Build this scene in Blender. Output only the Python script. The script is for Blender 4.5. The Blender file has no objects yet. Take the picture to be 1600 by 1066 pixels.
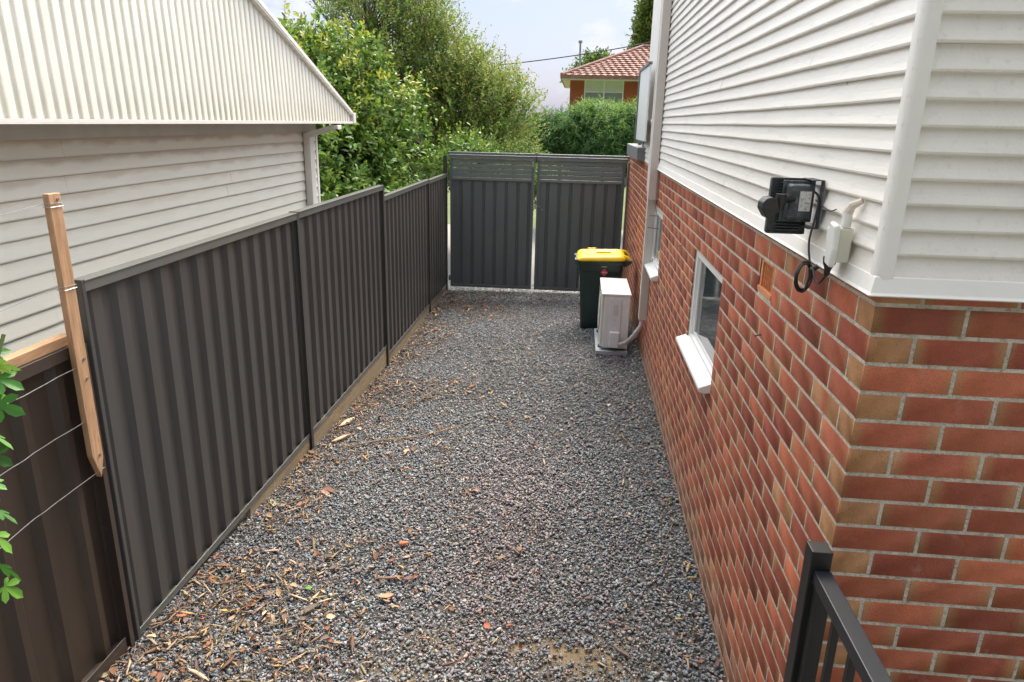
import bpy, bmesh, math, random
import numpy as np
from mathutils import Matrix, Vector
R_ = math.radians
random.seed(7); rng = np.random.default_rng(7)
sc = bpy.context.scene
col = sc.collection
# ------------------------------------------------------------------ camera
HC = 2.39                                   # eye height above the gravel at the house wall
cam_d = bpy.data.cameras.new("camera"); cam = bpy.data.objects.new("camera", cam_d); col.objects.link(cam)
cam_d.sensor_width = 36; cam_d.lens = 1103.8/1600*36; cam_d.clip_start = .05; cam_d.clip_end = 2000
rt = Vector((0.99554853, 0.09155861, 0.02236383)); dn = Vector((0.0484173, -0.29323853, -0.95481251)); fw = Vector((-0.08086337, 0.95164499, -0.29636621))
cam.matrix_world = Matrix(((rt.x, -dn.x, -fw.x, 0), (rt.y, -dn.y, -fw.y, 0), (rt.z, -dn.z, -fw.z, HC), (0, 0, 0, 1)))
sc.camera = cam
# ------------------------------------------------------------------ world + sun
SUN_EL, SUN_AZ = R_(52), R_(12)            # azimuth measured from +Y towards +X
w = bpy.data.worlds.new("World"); sc.world = w; w.use_nodes = True
nt = w.node_tree; N = nt.nodes; L = nt.links
for n in list(N): N.remove(n)
out = N.new('ShaderNodeOutputWorld'); bg = N.new('ShaderNodeBackground'); bg.inputs['Strength'].default_value = .15
sky = N.new('ShaderNodeTexSky'); sky.sky_type = 'NISHITA'; sky.sun_disc = False; sky.sun_elevation = SUN_EL; sky.sun_rotation = SUN_AZ
sky.altitude = 0; sky.air_density = 1.0; sky.dust_density = 2.5; sky.ozone_density = 1.5
tc = N.new('ShaderNodeTexCoord'); mp = N.new('ShaderNodeMapping'); mp.inputs['Scale'].default_value = (1.0, 1.0, 2.2)
nz = N.new('ShaderNodeTexNoise'); nz.inputs['Scale'].default_value = 5.5; nz.inputs['Detail'].default_value = 9; nz.inputs['Roughness'].default_value = .58
L.new(tc.outputs['Generated'], mp.inputs['Vector']); L.new(mp.outputs['Vector'], nz.inputs['Vector'])
# thin high overcast veil that whitens the whole dome, thicker cumulus where the noise is high
ramp = N.new('ShaderNodeValToRGB'); ramp.color_ramp.elements[0].position = .50; ramp.color_ramp.elements[1].position = .62
def bank(dx, dy, dz, c0, c1):
    v = Vector((dx, dy, dz)).normalized()
    d = N.new('ShaderNodeVectorMath'); d.operation = 'DOT_PRODUCT'; d.inputs[1].default_value = v
    nn = N.new('ShaderNodeVectorMath'); nn.operation = 'NORMALIZE'
    L.new(tc.outputs['Generated'], nn.inputs[0]); L.new(nn.outputs[0], d.inputs[0])
    m = N.new('ShaderNodeMapRange'); m.inputs['From Min'].default_value = c0; m.inputs['From Max'].default_value = c1
    m.interpolation_type = 'SMOOTHSTEP'; L.new(d.outputs['Value'], m.inputs['Value']); return m.outputs[0]
def madd(a, b, k):
    m = N.new('ShaderNodeMath'); m.operation = 'MULTIPLY_ADD'; L.new(b, m.inputs[0]); m.inputs[1].default_value = k; L.new(a, m.inputs[2]); return m.outputs[0]
e = nz.outputs['Fac']
for (d, c0, c1, k) in (((.055, 1, .105), .9965, .9998, .16), ((.0, 1, .075), .9975, .9999, .12), ((.13, 1, .09), .996, .9998, .16), ((-.47, 1, .17), .992, .9995, .16)):
    e = madd(e, bank(*d, c0, c1), k)
sub = N.new('ShaderNodeMath'); sub.operation = 'SUBTRACT'; L.new(e, sub.inputs[0]); sub.inputs[1].default_value = .08
L.new(sub.outputs[0], ramp.inputs['Fac'])
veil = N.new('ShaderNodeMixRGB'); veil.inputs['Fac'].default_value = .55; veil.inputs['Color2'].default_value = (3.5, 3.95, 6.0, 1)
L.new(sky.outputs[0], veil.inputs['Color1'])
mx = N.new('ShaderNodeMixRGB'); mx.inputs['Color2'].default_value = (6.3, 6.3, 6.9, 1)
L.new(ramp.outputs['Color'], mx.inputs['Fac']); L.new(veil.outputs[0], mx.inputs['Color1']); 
# overcast dome: brighter overhead than near the horizon
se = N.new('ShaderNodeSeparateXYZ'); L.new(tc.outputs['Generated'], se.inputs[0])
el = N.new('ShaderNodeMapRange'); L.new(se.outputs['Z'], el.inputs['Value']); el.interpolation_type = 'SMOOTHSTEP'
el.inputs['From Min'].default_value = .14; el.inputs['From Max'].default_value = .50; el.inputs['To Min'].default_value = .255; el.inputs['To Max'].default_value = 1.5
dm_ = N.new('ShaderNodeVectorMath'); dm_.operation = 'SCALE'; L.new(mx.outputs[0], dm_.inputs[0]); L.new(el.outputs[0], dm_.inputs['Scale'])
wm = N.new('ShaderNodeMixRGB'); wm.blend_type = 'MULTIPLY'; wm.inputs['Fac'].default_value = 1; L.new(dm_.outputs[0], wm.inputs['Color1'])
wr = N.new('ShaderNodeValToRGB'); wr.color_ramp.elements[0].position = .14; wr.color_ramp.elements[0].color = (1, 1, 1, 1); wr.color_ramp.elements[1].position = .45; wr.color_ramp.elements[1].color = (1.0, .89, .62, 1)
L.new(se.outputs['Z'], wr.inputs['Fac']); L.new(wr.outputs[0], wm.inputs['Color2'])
# added dimming of the unseen sky behind the viewer, darkens viewer-facing walls
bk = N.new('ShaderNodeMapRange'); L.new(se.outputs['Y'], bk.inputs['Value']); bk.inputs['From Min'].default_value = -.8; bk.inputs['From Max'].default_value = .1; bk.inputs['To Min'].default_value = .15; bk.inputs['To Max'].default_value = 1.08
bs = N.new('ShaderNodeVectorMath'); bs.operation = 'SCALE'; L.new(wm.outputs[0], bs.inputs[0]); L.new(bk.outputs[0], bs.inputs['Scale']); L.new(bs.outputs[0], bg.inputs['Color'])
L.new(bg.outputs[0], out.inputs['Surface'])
sd = bpy.data.lights.new("sun", 'SUN'); sd.energy = 1.3; sd.angle = R_(30); sd.color = (1, .96, .9)
so = bpy.data.objects.new("sun", sd); col.objects.link(so); so.location = (0, 0, 30)
sv = Vector((math.sin(SUN_AZ)*math.cos(SUN_EL), math.cos(SUN_AZ)*math.cos(SUN_EL), math.sin(SUN_EL)))
so.rotation_euler = sv.to_track_quat('Z', 'Y').to_euler()
sc.view_settings.view_transform = 'Standard'; sc.view_settings.look = 'None'; sc.view_settings.gamma = 1
sc.view_settings.exposure = 1.98
# ------------------------------------------------------------------ materials
def s2l(c): return tuple(((v/255+.055)/1.055)**2.4 if v > 10 else v/255/12.92 for v in c)
def mat(name, base, rough=.6, metal=0, var=.12, scale=8, bump=.0, bscale=60, spec=.5, stretch=(1, 1, 1), col2=None, edge=(.45, .62), attr=None, coat=0, transl=0):
    m = bpy.data.materials.new(name); m.use_nodes = True; nt = m.node_tree; N = nt.nodes; L = nt.links
    b = N['Principled BSDF']; b.inputs['Roughness'].default_value = rough; b.inputs['Metallic'].default_value = metal
    b.inputs['Specular IOR Level'].default_value = spec; b.inputs['Coat Weight'].default_value = coat
    tc = N.new('ShaderNodeTexCoord'); mp = N.new('ShaderNodeMapping'); mp.inputs['Scale'].default_value = stretch
    L.new(tc.outputs['Object'], mp.inputs['Vector'])
    n1 = N.new('ShaderNodeTexNoise'); n1.inputs['Scale'].default_value = scale; n1.inputs['Detail'].default_value = 6
    L.new(mp.outputs[0], n1.inputs['Vector'])
    r = N.new('ShaderNodeValToRGB'); r.color_ramp.elements[0].position = .3; r.color_ramp.elements[1].position = .7
    r.color_ramp.elements[0].color = tuple(v*(1-var) for v in base)+(1,); r.color_ramp.elements[1].color = tuple(min(1, v*(1+var)) for v in base)+(1,)
    L.new(n1.outputs['Fac'], r.inputs['Fac']); c = r.outputs['Color']
    if attr:
        a = N.new('ShaderNodeAttribute'); a.attribute_name = attr
        mm = N.new('ShaderNodeMixRGB'); mm.blend_type = 'MULTIPLY'; mm.inputs['Fac'].default_value = 1
        L.new(c, mm.inputs['Color1']); L.new(a.outputs['Color'], mm.inputs['Color2']); c = mm.outputs[0]
    if col2:
        n2 = N.new('ShaderNodeTexNoise'); n2.inputs['Scale'].default_value = scale*2.3; n2.inputs['Detail'].default_value = 8; n2.inputs['Roughness'].default_value = .65
        L.new(mp.outputs[0], n2.inputs['Vector'])
        m2 = N.new('ShaderNodeMapRange'); m2.inputs['From Min'].default_value = edge[0]; m2.inputs['From Max'].default_value = edge[1]
        L.new(n2.outputs['Fac'], m2.inputs['Value'])
        mm = N.new('ShaderNodeMixRGB'); L.new(m2.outputs[0], mm.inputs['Fac']); L.new(c, mm.inputs['Color1']); mm.inputs['Color2'].default_value = tuple(col2)+(1,); c = mm.outputs[0]
    L.new(c, b.inputs['Base Color'])
    if bump:
        n3 = N.new('ShaderNodeTexNoise'); n3.inputs['Scale'].default_value = bscale; n3.inputs['Detail'].default_value = 5
        L.new(mp.outputs[0], n3.inputs['Vector'])
        bp = N.new('ShaderNodeBump'); bp.inputs['Strength'].default_value = bump; bp.inputs['Distance'].default_value = .01
        L.new(n3.outputs['Fac'], bp.inputs['Height']); L.new(bp.outputs[0], b.inputs['Normal'])
    if transl:
        t = N.new('ShaderNodeBsdfTranslucent'); L.new(c, t.inputs['Color']); ms = N.new('ShaderNodeMixShader'); ms.inputs[0].default_value = transl
        L.new(b.outputs[0], ms.inputs[1]); L.new(t.outputs[0], ms.inputs[2]); L.new(ms.outputs[0], N['Material Output'].inputs['Surface'])
    return m
M = {}
M['siding'] = mat('painted_weatherboard', (.76, .725, .68), .55, var=.03, scale=3, bump=.10, bscale=18, stretch=(6, 1, 6), col2=(.60, .575, .54), edge=(.56, .80))
M['trim'] = mat('white_trim', (.79, .765, .735), .5, var=.03, scale=4, bump=.1, bscale=30, col2=(.62, .59, .55), edge=(.62, .8))
M['duct'] = mat('beige_duct_plastic', (.62, .57, .53), .45, var=.04, scale=3)
M['mortar'] = mat('mortar', (.58, .52, .44), .95, var=.18, scale=30, bump=.8, bscale=160, col2=(.24, .22, .20), edge=(.5, .75))
M['fence'] = mat('fence_steel_grey', (.074, .073, .073), .38, var=.10, scale=2.5, stretch=(1, 1, .25), col2=(.085, .075, .066), edge=(.52, .85))
M['fence_rail'] = mat('fence_rail_steel', (.13, .135, .13), .28, var=.08, scale=3)
M['gate'] = mat('gate_steel_bluish', (.138, .160, .166), .38, var=.08, scale=2.5, stretch=(1, 1, .3))
M['gate_rail'] = mat('gate_rail_steel', (.185, .21, .215), .32, var=.06, scale=3)
M['brownfence'] = mat('fence_steel_brown', (.050, .036, .028), .42, var=.12, scale=2.5, stretch=(1, 1, .25), col2=(.075, .056, .043), edge=(.5, .85))
M['brownrail'] = mat('fence_rail_brown', (.062, .047, .039), .4, var=.1, scale=4, col2=(.13, .10, .08), edge=(.6, .8))
M['pine'] = mat('fresh_timber', (.47, .285, .165), .7, var=.25, scale=9, stretch=(5, 5, .6), bump=.15, bscale=60, col2=(.36, .17, .08), edge=(.5, .75))
M['pineY'] = mat('fresh_timber_rail', (.47, .285, .16), .7, var=.25, scale=9, stretch=(5, .6, 5), bump=.15, bscale=60, col2=(.36, .17, .08), edge=(.5, .75))
M['sleeper'] = mat('treated_sleeper', (.30, .235, .15), .85, var=.22, scale=7, stretch=(4, .5, 6), bump=.35, bscale=50, col2=(.20, .16, .11), edge=(.5, .75))
M['galv'] = mat('galvanised_steel', (.42, .43, .45), .35, metal=.8, var=.15, scale=30)
M['black'] = mat('black_powdercoat', (.006, .006, .007), .45, var=.2, scale=5, bump=.05, bscale=200)
M['rail'] = mat('handrail_steel', (.010, .012, .017), .42, var=.2, scale=5, col2=(.022, .026, .032), edge=(.55, .8))
M['housing'] = mat('weathered_lamp_housing', (.045, .053, .062), .5, var=.3, scale=22, col2=(.16, .19, .21), edge=(.52, .78), bump=.2, bscale=120)
M['rubber'] = mat('black_plastic', (.016, .016, .018), .45, var=.2, scale=10)
M['label'] = mat('pale_label', (.60, .60, .60), .6, var=.1, scale=60, col2=(.25, .25, .26), edge=(.55, .62))
M['outlet'] = mat('aged_cream_plastic', (.66, .66, .56), .4, var=.04, scale=9, col2=(.52, .47, .36), edge=(.62, .8))
M['outlet2'] = mat('white_plastic_cover', (.72, .72, .70), .35, var=.03, scale=9)
M['putty'] = mat('filler_putty', (.70, .62, .54), .8, var=.1, scale=40, bump=.5, bscale=80)
M['vent'] = mat('terracotta_vent', (.62, .24, .10), .8, var=.15, scale=30, bump=.2)
M['bin'] = mat('bin_green_plastic', (.014, .036, .033), .45, var=.18, scale=5, bump=.12, bscale=300, col2=(.03, .055, .05), edge=(.55, .9))
M['lid'] = mat('bin_yellow_lid', (.90, .60, .010), .4, var=.06, scale=6, col2=(.70, .42, .03), edge=(.6, .85))
M['red'] = mat('sticker_red', (.60, .05, .08), .5, var=.05)
M['acbody'] = mat('aircon_casing', (.72, .71, .72), .38, var=.03, scale=6, col2=(.50, .47, .45), edge=(.6, .85))
M['acfront'] = mat('aircon_front_cream', (.66, .65, .60), .4, var=.03, scale=6)
M['pad'] = mat('plastic_pad_bluegrey', (.38, .42, .45), .7, var=.12, scale=12)
M['lagging'] = mat('pipe_lagging', (.55, .52, .53), .6, var=.08, scale=30, bump=.2, bscale=90)
M['roofsheet'] = mat('cream_roof_sheet', (.80, .78, .71), .42, var=.03, scale=4, stretch=(.6, 3, .6), col2=(.50, .50, .40), edge=(.62, .80))
M['reveal'] = mat('window_white_paint', (.80, .80, .80), .45, var=.03, scale=9, bump=.12, bscale=60)
M['greybox'] = mat('grey_beam_cladding', (.155, .165, .175), .55, var=.06, scale=9)
M['screen'] = mat('white_screen_panel', (.76, .78, .78), .35, var=.02, scale=3)
M['bark'] = mat('tree_bark', (.14, .10, .075), .9, var=.35, scale=12, stretch=(3, 3, .8), bump=.6, bscale=40)
M['cable'] = mat('overhead_cable', (.05, .045, .06), .6)
M['tile'] = mat('terracotta_tiles', (.27, .135, .11), .8, var=.3, scale=3.5, col2=(.38, .31, .27), edge=(.52, .72))
M['farbrick'] = mat('far_brick', (.36, .10, .045), .85, var=.25, scale=14, stretch=(1, 1, 3))
M['blind'] = mat('pale_blinds', (.62, .66, .60), .6, var=.05, scale=8)
M['litter'] = mat('litter', (1, 1, 1), .85, var=.18, scale=40, attr='tint')
M['stone'] = mat('gravel_stone', (1, 1, 1), .8, var=.20, scale=70, attr='tint', bump=.15, bscale=300)
M['leaf'] = mat('leaf', (1, 1, 1), .45, var=.12, scale=25, attr='tint', transl=.32, spec=.4)
M['leafdull'] = mat('leaf_fine', (1, 1, 1), .6, var=.12, scale=6, attr='tint', transl=.35, spec=.3)
def add_specks(m, scale=5.5, size=.028, colr=(.16, .13, .11)):
    nt = m.node_tree; N = nt.nodes; L = nt.links; b = N['Principled BSDF']; src = b.inputs['Base Color'].links[0].from_socket
    g = N.new('ShaderNodeNewGeometry'); v = N.new('ShaderNodeTexVoronoi'); v.inputs['Scale'].default_value = scale; L.new(g.outputs['Position'], v.inputs['Vector'])
    n = N.new('ShaderNodeTexNoise'); n.inputs['Scale'].default_value = 60; L.new(g.outputs['Position'], n.inputs['Vector'])
    a = N.new('ShaderNodeMath'); a.operation = 'MULTIPLY_ADD'; L.new(n.outputs['Fac'], a.inputs[0]); a.inputs[1].default_value = .05; L.new(v.outputs['Distance'], a.inputs[2])
    r = N.new('ShaderNodeMapRange'); L.new(a.outputs[0], r.inputs['Value']); r.inputs['From Min'].default_value = size+.032; r.inputs['From Max'].default_value = size+.018; r.inputs['To Max'].default_value = .75
    mm = N.new('ShaderNodeMixRGB'); L.new(r.outputs[0], mm.inputs['Fac']); L.new(src, mm.inputs['Color1']); mm.inputs['Color2'].default_value = colr+(1,); L.new(mm.outputs[0], b.inputs['Base Color'])
add_specks(M['siding']); add_specks(M['fence'], 3.2, .02, (.16, .14, .12)); add_specks(M['gate'], 3.5, .018, (.2, .2, .2))
# neighbour's boards: dusty stain bands hanging under the top of each board
m = mat('neighbour_cladding', (.88, .85, .77), .5, var=.025, scale=4, bump=.12, bscale=25, stretch=(4, .8, 4)); M['nsiding'] = m
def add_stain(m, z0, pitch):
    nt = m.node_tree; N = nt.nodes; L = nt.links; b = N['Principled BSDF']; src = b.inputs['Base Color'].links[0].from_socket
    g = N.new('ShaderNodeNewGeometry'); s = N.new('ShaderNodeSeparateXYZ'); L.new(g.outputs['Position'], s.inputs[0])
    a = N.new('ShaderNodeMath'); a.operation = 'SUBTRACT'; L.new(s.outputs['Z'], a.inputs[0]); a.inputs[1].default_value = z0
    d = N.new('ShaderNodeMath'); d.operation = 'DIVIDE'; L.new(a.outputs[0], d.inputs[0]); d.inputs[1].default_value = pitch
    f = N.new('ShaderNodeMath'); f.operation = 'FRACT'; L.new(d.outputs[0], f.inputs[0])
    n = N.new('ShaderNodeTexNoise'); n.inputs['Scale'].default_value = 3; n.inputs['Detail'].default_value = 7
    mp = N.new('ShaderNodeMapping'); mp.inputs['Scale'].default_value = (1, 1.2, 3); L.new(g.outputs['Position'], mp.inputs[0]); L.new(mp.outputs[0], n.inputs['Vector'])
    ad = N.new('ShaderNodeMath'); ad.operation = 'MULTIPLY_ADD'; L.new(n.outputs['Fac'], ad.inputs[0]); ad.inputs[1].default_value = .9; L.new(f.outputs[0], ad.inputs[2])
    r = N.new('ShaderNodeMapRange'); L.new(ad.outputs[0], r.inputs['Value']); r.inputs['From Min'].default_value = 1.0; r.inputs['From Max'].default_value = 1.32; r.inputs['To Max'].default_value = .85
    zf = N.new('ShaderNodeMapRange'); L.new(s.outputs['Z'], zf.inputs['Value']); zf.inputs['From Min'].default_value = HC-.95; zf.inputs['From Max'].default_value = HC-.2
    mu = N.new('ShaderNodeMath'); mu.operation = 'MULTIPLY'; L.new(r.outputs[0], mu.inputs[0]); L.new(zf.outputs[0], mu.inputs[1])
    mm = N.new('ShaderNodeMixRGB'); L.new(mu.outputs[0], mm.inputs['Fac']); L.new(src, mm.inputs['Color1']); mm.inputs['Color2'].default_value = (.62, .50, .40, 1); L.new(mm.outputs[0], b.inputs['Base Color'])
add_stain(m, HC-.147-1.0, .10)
def add_valley_dirt(m, y0, pitch):
    nt = m.node_tree; N = nt.nodes; L = nt.links; b = N['Principled BSDF']; src = b.inputs['Base Color'].links[0].from_socket
    g = N.new('ShaderNodeNewGeometry'); s = N.new('ShaderNodeSeparateXYZ'); L.new(g.outputs['Position'], s.inputs[0])
    def mt(op, a, b_=None, c=None):
        x = N.new('ShaderNodeMath'); x.operation = op
        for i, v in enumerate((a, b_, c)):
            if v is None: continue
            if isinstance(v, (int, float)): x.inputs[i].default_value = v
            else: L.new(v, x.inputs[i])
        return x.outputs[0]
    f = mt('FRACT', mt('DIVIDE', mt('SUBTRACT', s.outputs['Y'], y0-.5*pitch), pitch)); d = mt('ABSOLUTE', mt('SUBTRACT', f, .58))
    n = N.new('ShaderNodeTexNoise'); n.inputs['Scale'].default_value = 2.2; n.inputs['Detail'].default_value = 8; n.inputs['Roughness'].default_value = .7; L.new(g.outputs['Position'], n.inputs['Vector'])
    r = N.new('ShaderNodeMapRange'); L.new(d, r.inputs['Value']); r.inputs['From Min'].default_value = .20; r.inputs['From Max'].default_value = .06
    r2 = N.new('ShaderNodeMapRange'); L.new(n.outputs['Fac'], r2.inputs['Value']); r2.inputs['From Min'].default_value = .35; r2.inputs['From Max'].default_value = .7; r2.inputs['To Min'].default_value = .0; r2.inputs['To Max'].default_value = .34
    low = N.new('ShaderNodeMapRange'); L.new(s.outputs['Z'], low.inputs['Value']); low.inputs['From Min'].default_value = HC+.16; low.inputs['From Max'].default_value = HC-.02; low.inputs['To Max'].default_value = .35
    fac = mt('MULTIPLY', r.outputs[0], mt('ADD', r2.outputs[0], low.outputs[0]))
    mm = N.new('ShaderNodeMixRGB'); L.new(fac, mm.inputs['Fac']); L.new(src, mm.inputs['Color1']); mm.inputs['Color2'].default_value = (.30, .29, .20, 1); L.new(mm.outputs[0], b.inputs['Base Color'])
add_valley_dirt(M['roofsheet'], -2.5, .082)
# brick: uv.x runs along the brick (metres), tint = (redness, buff share, darkness)
def brick_material():
    m = bpy.data.materials.new('flashed_brick'); m.use_nodes = True; nt = m.node_tree; N = nt.nodes; L = nt.links; b = N['Principled BSDF']
    b.inputs['Roughness'].default_value = .62; b.inputs['Specular IOR Level'].default_value = .35
    at = N.new('ShaderNodeAttribute'); at.attribute_name = 'tint'; sp = N.new('ShaderNodeSeparateColor'); L.new(at.outputs['Color'], sp.inputs[0])
    uv = N.new('ShaderNodeUVMap'); uv.uv_map = 'UVMap'; su = N.new('ShaderNodeSeparateXYZ'); L.new(uv.outputs[0], su.inputs[0])
    g = N.new('ShaderNodeNewGeometry')
    n = N.new('ShaderNodeTexNoise'); n.inputs['Scale'].default_value = 22; n.inputs['Detail'].default_value = 8; n.inputs['Roughness'].default_value = .7; L.new(g.outputs['Position'], n.inputs['Vector'])
    nf = N.new('ShaderNodeTexNoise'); nf.inputs['Scale'].default_value = 240; nf.inputs['Detail'].default_value = 4; L.new(g.outputs['Position'], nf.inputs['Vector'])
    def math_(op, a, b_=None, c=None, clamp=False):
        x = N.new('ShaderNodeMath'); x.operation = op; x.use_clamp = clamp
        for i, v in enumerate((a, b_, c)):
            if v is None: continue
            if isinstance(v, (int, float)): x.inputs[i].default_value = v
            else: L.new(v, x.inputs[i])
        return x.outputs[0]
    body = N.new('ShaderNodeMixRGB'); L.new(sp.outputs[0], body.inputs['Fac']); body.inputs['Color1'].default_value = (.32, .075, .046, 1); body.inputs['Color2'].default_value = (.52, .155, .080, 1)
    # buff end bands: uv.x = distance to the nearest end of the brick in metres
    t = math_('MULTIPLY_ADD', n.outputs['Fac'], .060, -.030)
    dd = math_('ADD', su.outputs[0], t)
    wdt = math_('MULTIPLY', sp.outputs[1], .032)
    e = math_('SUBTRACT', wdt, dd); e = math_('DIVIDE', e, .034); e = math_('ADD', e, .25, clamp=True)
    bf = N.new('ShaderNodeMixRGB'); L.new(math_('MULTIPLY', e, .85), bf.inputs['Fac']); L.new(body.outputs[0], bf.inputs['Color1']); bf.inputs['Color2'].default_value = (.45, .24, .11, 1)
    dk = N.new('ShaderNodeMixRGB'); dk.blend_type = 'MULTIPLY'; dk.inputs['Fac'].default_value = 1; L.new(bf.outputs[0], dk.inputs['Color1'])
    sm = math_('MULTIPLY_ADD', n.outputs['Fac'], .75, .62)
    sm = math_('MULTIPLY', sm, math_('MULTIPLY_ADD', sp.outputs[2], -.38, 1.08))
    L.new(sm, dk.inputs['Color2'])
    # specks: dark iron spots and pale lime
    r1 = N.new('ShaderNodeMapRange'); L.new(nf.outputs['Fac'], r1.inputs['Value']); r1.inputs['From Min'].default_value = .60; r1.inputs['From Max'].default_value = .68; r1.inputs['To Max'].default_value = .55
    s1 = N.new('ShaderNodeMixRGB'); L.new(r1.outputs[0], s1.inputs['Fac']); L.new(dk.outputs[0], s1.inputs['Color1']); s1.inputs['Color2'].default_value = (.09, .03, .02, 1)
    n2 = N.new('ShaderNodeTexNoise'); n2.inputs['Scale'].default_value = 9; n2.inputs['Detail'].default_value = 9; n2.inputs['Roughness'].default_value = .75; L.new(g.outputs['Position'], n2.inputs['Vector'])
    r2 = N.new('ShaderNodeMapRange'); L.new(n2.outputs['Fac'], r2.inputs['Value']); r2.inputs['From Min'].default_value = .60; r2.inputs['From Max'].default_value = .80; r2.inputs['To Max'].default_value = .5
    s2 = N.new('ShaderNodeMixRGB'); L.new(r2.outputs[0], s2.inputs['Fac']); L.new(s1.outputs[0], s2.inputs['Color1']); s2.inputs['Color2'].default_value = (.52, .40, .33, 1)
    zz = N.new('ShaderNodeSeparateXYZ'); L.new(g.outputs['Position'], zz.inputs[0])
    hz = math_('MULTIPLY_ADD', n2.outputs['Fac'], -.55, zz.outputs['Z'])
    r3 = N.new('ShaderNodeMapRange'); L.new(hz, r3.inputs['Value']); r3.inputs['From Min'].default_value = .02; r3.inputs['From Max'].default_value = -.26; r3.inputs['To Max'].default_value = .7
    s3 = N.new('ShaderNodeMixRGB'); L.new(r3.outputs[0], s3.inputs['Fac']); L.new(s2.outputs[0], s3.inputs['Color1']); s3.inputs['Color2'].default_value = (.34, .235, .165, 1)
    L.new(s3.outputs[0], b.inputs['Base Color'])
    bp = N.new('ShaderNodeBump'); bp.inputs['Strength'].default_value = .6; bp.inputs['Distance'].default_value = .004; L.new(nf.outputs['Fac'], bp.inputs['Height']); L.new(bp.outputs[0], b.inputs['Normal'])
    return m
M['brick'] = brick_material()
def glass_mat(name, tint):
    m = bpy.data.materials.new(name); m.use_nodes = True; b = m.node_tree.nodes['Principled BSDF']; nt = m.node_tree
    b.inputs['Roughness'].default_value = .04; b.inputs['Specular IOR Level'].default_value = 1.0; b.inputs['IOR'].default_value = 1.6
    n = nt.nodes.new('ShaderNodeTexNoise'); n.inputs['Scale'].default_value = 3
    r = nt.nodes.new('ShaderNodeValToRGB'); r.color_ramp.elements[0].color = tuple(v*.8 for v in tint)+(1,); r.color_ramp.elements[1].color = tuple(tint)+(1,)
    nt.links.new(n.outputs['Fac'], r.inputs['Fac']); nt.links.new(r.outputs[0], b.inputs['Base Color']); return m
M['glass'] = glass_mat('window_glass', (.03, .045, .05)); M['glass2'] = glass_mat('window_glass_blind', (.30, .32, .33))
# ------------------------------------------------------------------ mesh helpers
class MB:
    def __init__(s): s.v = []; s.f = []; s.t = []; s.uv = []; s.has = False
    def add(s, vs, fs):
        b = len(s.v); s.v += [tuple(map(float, v)) for v in vs]; s.f += [tuple(i+b for i in f) for f in fs]; return s
    def box(s, x0, x1, y0, y1, z0, z1):
        return s.add([(x0, y0, z0), (x1, y0, z0), (x1, y1, z0), (x0, y1, z0), (x0, y0, z1), (x1, y0, z1), (x1, y1, z1), (x0, y1, z1)],
                     [(0, 3, 2, 1), (4, 5, 6, 7), (0, 1, 5, 4), (1, 2, 6, 5), (2, 3, 7, 6), (3, 0, 4, 7)])
    def prism(s, prof, fn, a0, a1):
        """closed profile (list of 2D) swept from a0 to a1; fn(p, q, a) -> xyz"""
        n = len(prof); vs = [fn(p, q, a0) for p, q in prof]+[fn(p, q, a1) for p, q in prof]
        return s.add(vs, [tuple(range(n))[::-1], tuple(range(n, 2*n))]+[(i, (i+1) % n, n+(i+1) % n, n+i) for i in range(n)])
    def tube(s, pts, r, n=8, cap=True):
        pts = [Vector(p) for p in pts]; k = len(pts); rs = r if isinstance(r, (list, tuple)) else [r]*k; b = len(s.v); up = None
        for i, p in enumerate(pts):
            d = (pts[min(i+1, k-1)]-pts[max(i-1, 0)]).normalized()
            if up is None: up = d.orthogonal().normalized()
            up = (up-d*up.dot(d)).normalized(); q = d.cross(up)
            for j in range(n):
                a = 2*math.pi*j/n; s.v.append(tuple(p+(up*math.cos(a)+q*math.sin(a))*rs[i]))
        for i in range(k-1):
            for j in range(n): s.f.append((b+i*n+j, b+i*n+(j+1) % n, b+(i+1)*n+(j+1) % n, b+(i+1)*n+j))
        if cap: s.f.append(tuple(b+j for j in range(n))[::-1]); s.f.append(tuple(b+(k-1)*n+j for j in range(n)))
        return s
    def build(s, name, m, parent=None, bevel=0, smooth=False, seg=2):
        me = bpy.data.meshes.new(name); o = bpy.data.objects.new(name, me); col.objects.link(o)
        v = np.array(s.v)
        if parent is None: org = Vector(((v[:, 0].min()+v[:, 0].max())/2, (v[:, 1].min()+v[:, 1].max())/2, v[:, 2].min())); o.location = org
        else:
            o.parent = parent; org = Vector(parent['_o']) if '_o' in parent else Vector(parent.location)
        v = v-np.array(org)
        me.from_pydata(v.tolist(), [], s.f); 
        if bevel or True:
            bm = bmesh.new(); bm.from_mesh(me); bmesh.ops.recalc_face_normals(bm, faces=bm.faces)
            if bevel: bmesh.ops.bevel(bm, geom=[e for e in bm.edges if len(e.link_faces) == 2 and e.calc_face_angle(0) > .5], offset=bevel, segments=seg, profile=.5, affect='EDGES', clamp_overlap=True)
            bm.to_mesh(me); bm.free()
        o['_o'] = tuple(org)
        me.materials.append(m)
        if smooth:
            me.polygons.foreach_set('use_smooth', [True]*len(me.polygons))
            try: me.set_sharp_from_angle(angle=R_(35))
            except Exception: pass
        return o
def tag(o, label=None, cat=None, group=None, kind=None):
    if label: o['label'] = label
    if cat: o['category'] = cat
    if group: o['group'] = group
    if kind: o['kind'] = kind
    return o
def thing(name, label, cat, loc, group=None):
    o = bpy.data.objects.new(name, None); col.objects.link(o); o.location = loc; o.empty_display_size = .1; return tag(o, label, cat, group)
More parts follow.
